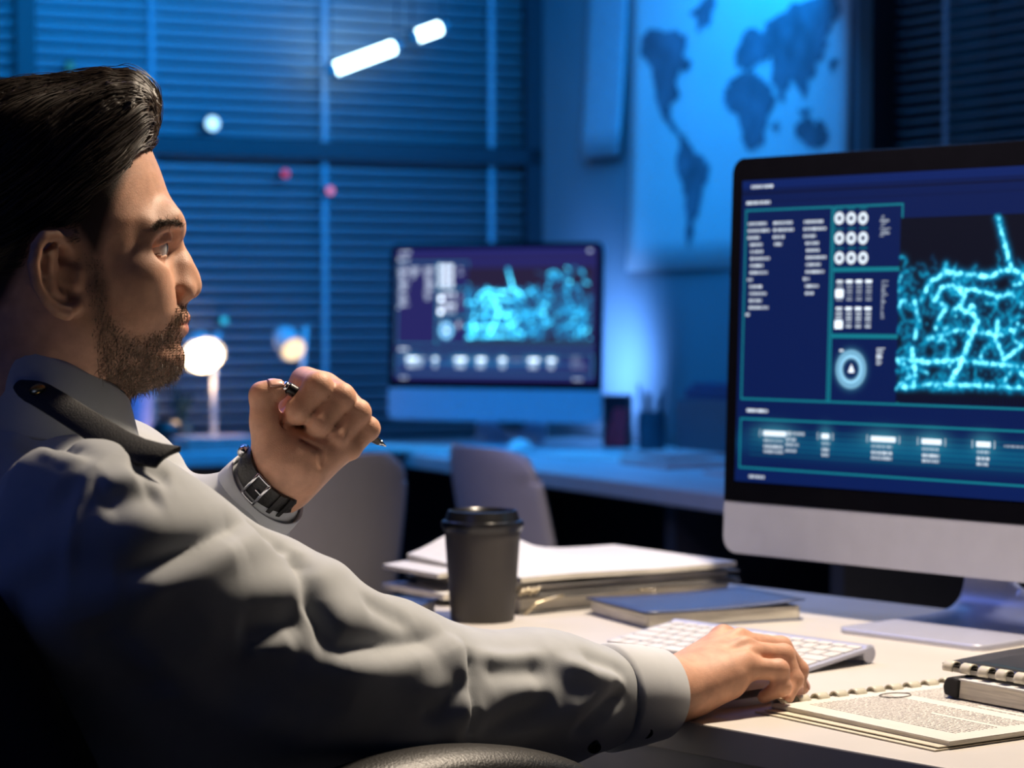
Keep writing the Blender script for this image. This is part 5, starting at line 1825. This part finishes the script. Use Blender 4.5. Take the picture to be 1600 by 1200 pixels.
def arm_pad(base, flip=1):
    G = []
    for i in range(25):
        s = i / 24
        c = base + ad * (AL * s)
        prof = math.sin(math.pi * min(1, max(0, s))) ** .35
        w = .036 * (.35 + .65 * prof); hgt = .020 * prof
        up = .012 * math.sin(math.pi * s) - .010 * s * s
        G.append([c + asd * (w * math.cos(a)) + ZU * (up + (hgt if math.sin(a) > 0 else .014 * prof) * math.sin(a)) for a in np.linspace(0, 2 * math.pi, 20, endpoint=False)])
    g = MB(); g.grid(G, wrap=True); g.add(G[0], [tuple(range(20))[::-1]]); g.add(G[-1], [tuple(range(20))])
    build(g, 'armrest', M_LEATHER, oc, smooth=True)
    mid = base + ad * AL * .45
    foot = np.array([mid[0], mid[1], PELV[2] - .17])
    foot2 = foot + (PELV - foot) * [.45, .45, 0]
    g = MB(); g.tube([mid, mid - ZU * .08, foot - ZU * .0, foot2], .014, 10); build(g, 'arm_post', M_BLACKP, oc, smooth=True)
arm_top = .738
a0[2] = arm_top
arm_pad(np.array([a0[0], a0[1], arm_top]))
lb = np.array([EL_L[0] - .1, EL_L[1] - .12, EL_L[2] - .098])
arm_pad(lb)
g = MB(); g.tube([[PELV[0], PELV[1], .36], [PELV[0], PELV[1], .08]], .03, 16); build(g, 'gas_lift', M_BLACKP, oc, smooth=True)
for k in range(5):
    a = 2 * math.pi * k / 5 + .4
    e = np.array([PELV[0] + .3 * math.cos(a), PELV[1] + .3 * math.sin(a), .075])
    g = MB(); g.tube([[PELV[0], PELV[1], .11], e], [.026, .016], 8); lg = build(g, 'leg', M_BLACKP, oc, smooth=True)
    g = MB(); g.lathe([(.012, -.011), (.029, -.010), (.030, 0), (.029, .010), (.012, .011)], [e[0], e[1], .030], 20, ux=(math.cos(a), math.sin(a), 0), uy=(0, 0, 1), uz=(-math.sin(a), math.cos(a), 0)); build(g, 'caster', M_BLACKP, lg, smooth=True)

# ------------------------------------------------------------------ white shell chairs by the far desk
M_SHELL = mat('white shell plastic', (0.52, 0.50, 0.52, 1), rough=0.35, var=0.02)
M_WOOD = mat('pale wood leg', (0.35, 0.22, 0.12, 1), rough=0.5, var=0.2, scale=20, stretch=(1, 1, .1))
def shell_chair(label, x, y, ang):
    t = thing('shell_chair', label, 'chair', (x, y, 0), 'white shell chairs at the far desk')
    B = np.array([x, y, 0.0]); f_ = np.array([math.cos(ang), math.sin(ang), 0]); r_ = np.array([-math.sin(ang), math.cos(ang), 0])
    prof = [(.215, .425, .20), (.20, .445, .215), (.10, .440, .225), (0, .430, .225), (-.10, .430, .222), (-.165, .450, .215), (-.200, .505, .205), (-.222, .58, .200), (-.240, .66, .198), (-.256, .74, .194), (-.268, .80, .188), (-.273, .828, .176), (-.275, .842, .150)]
    n = 40
    q = np.linspace(0, len(prof) - 1, n); pr = np.array(prof)
    pr = np.stack([np.interp(q, range(len(prof)), pr[:, k]) for k in range(3)], 1)
    for _ in range(3):
        pr[1:-1] = (pr[:-2] + 2 * pr[1:-1] + pr[2:]) / 4
    G = []
    for i in range(n):
        row = []
        for j in range(21):
            a = -1 + 2 * j / 20
            isb = np.clip((pr[i, 1] - .44) / .08, 0, 1)
            row.append(B + r_ * pr[i, 2] * a + f_ * (pr[i, 0] + isb * .055 * abs(a) ** 2.2) + ZU * (pr[i, 1] + (1 - isb) * .035 * abs(a) ** 2.5 - isb * .02 * (a ** 4) * (pr[i, 1] > .8)))
        G.append(row)
    g = MB(); g.grid(G); ob = build(g, 'seat_shell', M_SHELL, t, smooth=True); so = ob.modifiers.new('t', 'SOLIDIFY'); so.thickness = .007
    for sx in (-1, 1):
        for sy in (-1, 1):
            g = MB(); g.tube([B + f_ * .11 * sx + r_ * .12 * sy + ZU * .415, B + f_ * .22 * sx + r_ * .22 * sy + ZU * .002], [.015, .010], 12); build(g, 'leg', M_WOOD, t, smooth=True)
    g = MB()
    for s in (-1, 1):
        g.tube([B + f_ * .15 + r_ * .15 * s + ZU * .27, B - f_ * .15 - r_ * .15 * s + ZU * .27], .005, 6)
    build(g, 'leg_brace', M_BLACKP, t)
    return t
shell_chair('white shell chair right behind the raised fist', -.478, 4.27, math.radians(135))
shell_chair('white shell chair partly behind the coffee cup', .165, 4.46, math.radians(25))

# ------------------------------------------------------------------ things on the far desks
M_LAMPW = mat('lamp enamel', (0.55, 0.56, 0.58, 1), rough=0.35)
def desk_lamp(label, px, py, d, st, tilt_px, r=.05, base_py=None):
    c = P(px, py, d)
    base = np.array([c[0] + .03, c[1], DESK_Z])
    t = thing('desk_lamp', label, 'lamp', base)
    g = MB(); g.lathe([(.001, .018), (.05, .016), (.06, .006), (.06, 0)], base, 28); build(g, 'base', M_LAMPW, t, smooth=True)
    top = c + np.array([.03, .0, .05])
    g = MB(); g.tube([base + ZU * .01, base + ZU * .16, top + np.array([.012, 0, 0])], .0075, 10); build(g, 'arm', M_LAMPW, t, smooth=True)
    ax = nrm(np.array([tilt_px, -.75, -.55]))
    u = nrm(np.cross(ax, ZU)); v = np.cross(u, ax)
    g = MB(); g.lathe([(.014, -.06), (.022, -.055), (.034, -.03), (r * .92, .0), (r, .02)], c, 28, ux=u, uy=v, uz=ax, cap=False)
    ob = build(g, 'shade', M_LAMPW, t, smooth=True); so = ob.modifiers.new('t', 'SOLIDIFY'); so.thickness = .002
    g = MB(); rb_ = r * .86
    g.lathe([(rb_ * math.sin(a), .024 - rb_ * .55 * math.cos(a)) for a in np.linspace(3.05, 0.05, 14)], c, 24, ux=u, uy=v, uz=ax)
    build(g, 'bulb', emat('warm bulb', (1.0, .72, .42), st), t, smooth=True)
    if st > 5:
        light('lamp_light', 'SPOT', c + ax * .05, c + ax * .05 + np.array([.05, -.05, -1.0]), st * .55, (1.0, .62, .34), spot_size=math.radians(120), spot_blend=.8, shadow_soft_size=.03)
    return t
desk_lamp('brightly lit desk lamp under the window, in front of the man\'s chin', 316, 548, 6.2, 14.0, .25, .055)
desk_lamp('second lit lamp glowing above the raised fist', 453, 539, 6.25, 1.6, .5, .036)  # added second lamp stands for the first one's reflection in the glass
def fbox(name, label, cat, px, py, w, dp, h, ang, m, lid=None):
    c = D(px, py)
    u = np.array([math.cos(ang), math.sin(ang), 0]); v = np.array([-math.sin(ang), math.cos(ang), 0])
    g = MB(); g.box(c - u * w / 2, u * w, v * dp, ZU * h)
    return tag(build(g, name, m, None, loc=c, bevel=.003), label, cat)
EA = math.atan2(-EW[1], -EW[0])                  # along the far desk
M_RED = mat('dark red card', (0.75, 0.03, 0.06, 1), rough=0.5, var=0.2)
M_PINK = mat('pinkish book paper', (0.55, 0.36, 0.36, 1), rough=0.7)
M_TEAL = mat('dark teal holder', (0.02, 0.06, 0.09, 1), rough=0.5)
# far keyboard and mouse
kc = D(640, 704) + bn * .09
kt = thing('keyboard', 'pale keyboard on the far desk below the distant monitor', 'keyboard', kc)
g = MB(); g.box(kc - bu * .20 + bn * .02, bu * .44, -bn * .12, ZU * .012); build(g, 'plate', M_WHITEP, kt, bevel=.003)
cache2 = None
for r_i in range(5):
    for k in range(14):
        c = kc - bu * (.193 - .0305 * k) + bn * (.014 - .0215 * r_i) + ZU * .012
        if cache2 is None:
            g = MB(); g.box(c, bu * .026, -bn * .018, ZU * .003); cache2 = (build(g, 'key', M_KEY, kt), c)
        else:
            o = cache2[0].copy(); COL.objects.link(o); o.location = Vector(c - cache2[1])
mc2 = D(812, 706)
G = [[mc2 + bu * .03 * math.sqrt(max(0, 1 - t * t)) * math.cos(a) - bn * (.048 * t) + ZU * (.002 + .03 * math.sqrt(max(0, 1 - t * t)) * math.sin(a)) for a in np.linspace(0, math.pi, 13)] for t in np.linspace(-1, 1, 15)]
g = MB(); g.grid(G); tag(build(g, 'computer_mouse', M_WHITEP, None, loc=mc2, smooth=True), 'white mouse on the far desk right of the pale keyboard', 'mouse')
# red and black box, pen pot, binder, papers
rb0 = D(963, 700)
t = thing('carton', 'dark box with a red lower front standing right of the distant monitor', 'box', rb0)
u = nrm([1, -.25, 0]); v = nrm([.25, 1, 0])
g = MB(); g.box(rb0 - u * .036, u * .066, v * .06, ZU * .135); build(g, 'box_body', mat('black card', (.010, .008, .02, 1), rough=.5), t, bevel=.002)
g = MB(); g.add([rb0 - u * .034 - v * .001 + ZU * .002, rb0 + u * .022 - v * .001 + ZU * .002, rb0 + u * .029 - v * .001 + ZU * .102, rb0 - u * .006 - v * .001 + ZU * .102], [(0, 1, 2, 3)]); build(g, 'red_panel', M_RED, t)
pp = D(1018, 703)
t = thing('pen_pot', 'dark pot of pens right of the red and black box', 'pot', pp)
g = MB(); g.lathe([(.030, 0), (.034, .002), (.036, .095), (.033, .095), (.031, .006), (.001, .006)], pp, 24); build(g, 'pot', M_TEAL, t, smooth=False)
for k, (a, h_) in enumerate(((.3, .155), (1.7, .14), (2.9, .165), (4.2, .15), (5.3, .135))):
    b_ = pp + np.array([math.cos(a) * .012, math.sin(a) * .012, .008]); e_ = pp + np.array([math.cos(a) * .034, math.sin(a) * .034, h_])
    g = MB(); g.tube([b_, e_], .004, 8)
    tag(build(g, 'pencil', [M_TEAL, M_BLACKP][k % 2], None, loc=b_), 'dark pen standing in the pot on the far desk', 'pen', 'pens in the pot on the far desk')
bd = D(1056, 708)
t = thing('document_holder', 'dark upright file holder at the wall end of the far desk', 'file holder', bd)
hu = nrm(-EW); 
g = MB(); g.box(bd + EI * .0, EW * .30, EI * .012, ZU * .135); g.box(bd + EI * .10, EW * .30, EI * .012, ZU * .16); build(g, 'side', M_TEAL, t, bevel=.002)
g = MB(); g.box(bd + EI * .0, EW * .008, EI * .11, ZU * .12); build(g, 'end_plate', M_TEAL, t)
g = MB(); g.box(bd + EI * .013, EW * .30, EI * .086, ZU * .01); build(g, 'bottom', M_TEAL, t)
for k in range(4):
    o_ = bd + EI * (.018 + .02 * k) + EW * .012 + ZU * .011
    g = MB(); g.box(o_, EW * .27, EI * .016, ZU * (.15 + .012 * (k % 2)))
    tag(build(g, 'folder', M_DKBLUE, None, loc=o_, bevel=.002), 'dark folder upright in the file holder on the far desk', 'folder', 'folders in the far file holder')
def paper(label, px, py, ang, w=.21, l=.297, h=.004, m=None, name='paper_sheet', cat='papers', grp=None):
    c = D(px, py); u = np.array([math.cos(ang), math.sin(ang), 0]); v = np.array([-math.sin(ang), math.cos(ang), 0])
    g = MB(); g.box(c - u * w / 2 - v * l / 2, u * w, v * l, ZU * h)
    return tag(build(g, name, m or M_PAPERW, None, loc=c), label, cat, grp)
paper('bright papers on the far desk right of the white mouse', 905, 712, EA, .22, .14)
paper('thin papers on the far desk in front of the red and black box', 985, 718, EA + .2, .2, .15, .002)
paper('papers on the far desk behind the pink magazines', 1032, 716, EA - .1, .3, .16, .003)
paper('thick pinkish magazine under another on the far desk', 1058, 727, EA, .21, .18, .012, M_PINK, 'magazine', 'magazine')
c = D(1052, 722) + ZU * .0140
g = MB(); g.box(c + EW * .10 - EI * .08, -EW * .2, EI * .165, ZU * .008); tag(build(g, 'magazine', M_PINK, None, loc=c), 'upper pinkish magazine on the far desk beside the near monitor', 'magazine')
paper('pale papers on the far desk touching the near monitor\'s edge', 1165, 742, EA + .1, .14, .12, .006, M_PINK)
# things below the lamp
paper('orange lit stack of books on the desk under the window below the bright lamp', 338, 704, math.atan2(NW[1], NW[0]) + math.pi, .19, .13, .035, M_PINK, 'book_stack', 'books')
pv = P(262, 690, 6.05); pv[2] = DESK_Z
g = MB(); g.lathe([(.026, 0), (.040, .01), (.046, .04), (.036, .062), (.02, .07), (.001, .07)], pv, 20); tag(build(g, 'round_jar', M_BLACKP, None, loc=pv, smooth=True), 'black round jar left of the orange lit books', 'jar')
pv = P(218, 690, 6.2); pv[2] = DESK_Z
g = MB(); g.lathe([(.028, 0), (.030, .002), (.034, .13), (.030, .13), (.028, .008), (.001, .008)], pv, 20); tag(build(g, 'tall_cup', mat('lilac plastic', (.35, .33, .55, 1), rough=.4), None, loc=pv, smooth=False), 'pale lilac tall cup below the man\'s beard', 'cup')
pv = P(285, 690, 6.30); pv[2] = DESK_Z
t = thing('potted_plant', 'dark little potted plant behind the bright lamp\'s stand', 'plant', pv)
g = MB(); g.lathe([(.024, 0), (.03, .05), (.026, .05), (.024, .04), (.001, .04)], pv, 16); build(g, 'pot', M_TEAL, t, smooth=False)
g = MB()
for k in range(14):
    a = k * 2.4; h_ = .06 + .05 * random.random()
    e_ = pv + np.array([math.cos(a) * .035, math.sin(a) * .02, .05 + h_])
    m_ = pv + np.array([math.cos(a) * .015, math.sin(a) * .01, .06 + h_ * .5])
    w_ = np.array([-math.sin(a), math.cos(a), .2]) * .007
    s_ = pv + ZU * .045
    g.add([s_ - w_ * .2, s_ + w_ * .2, m_ + w_, e_, m_ - w_], [(0, 1, 2, 3, 4)])
build(g, 'leaves', mat('dark leaf', (.01, .05, .05, 1), rough=.5), t)
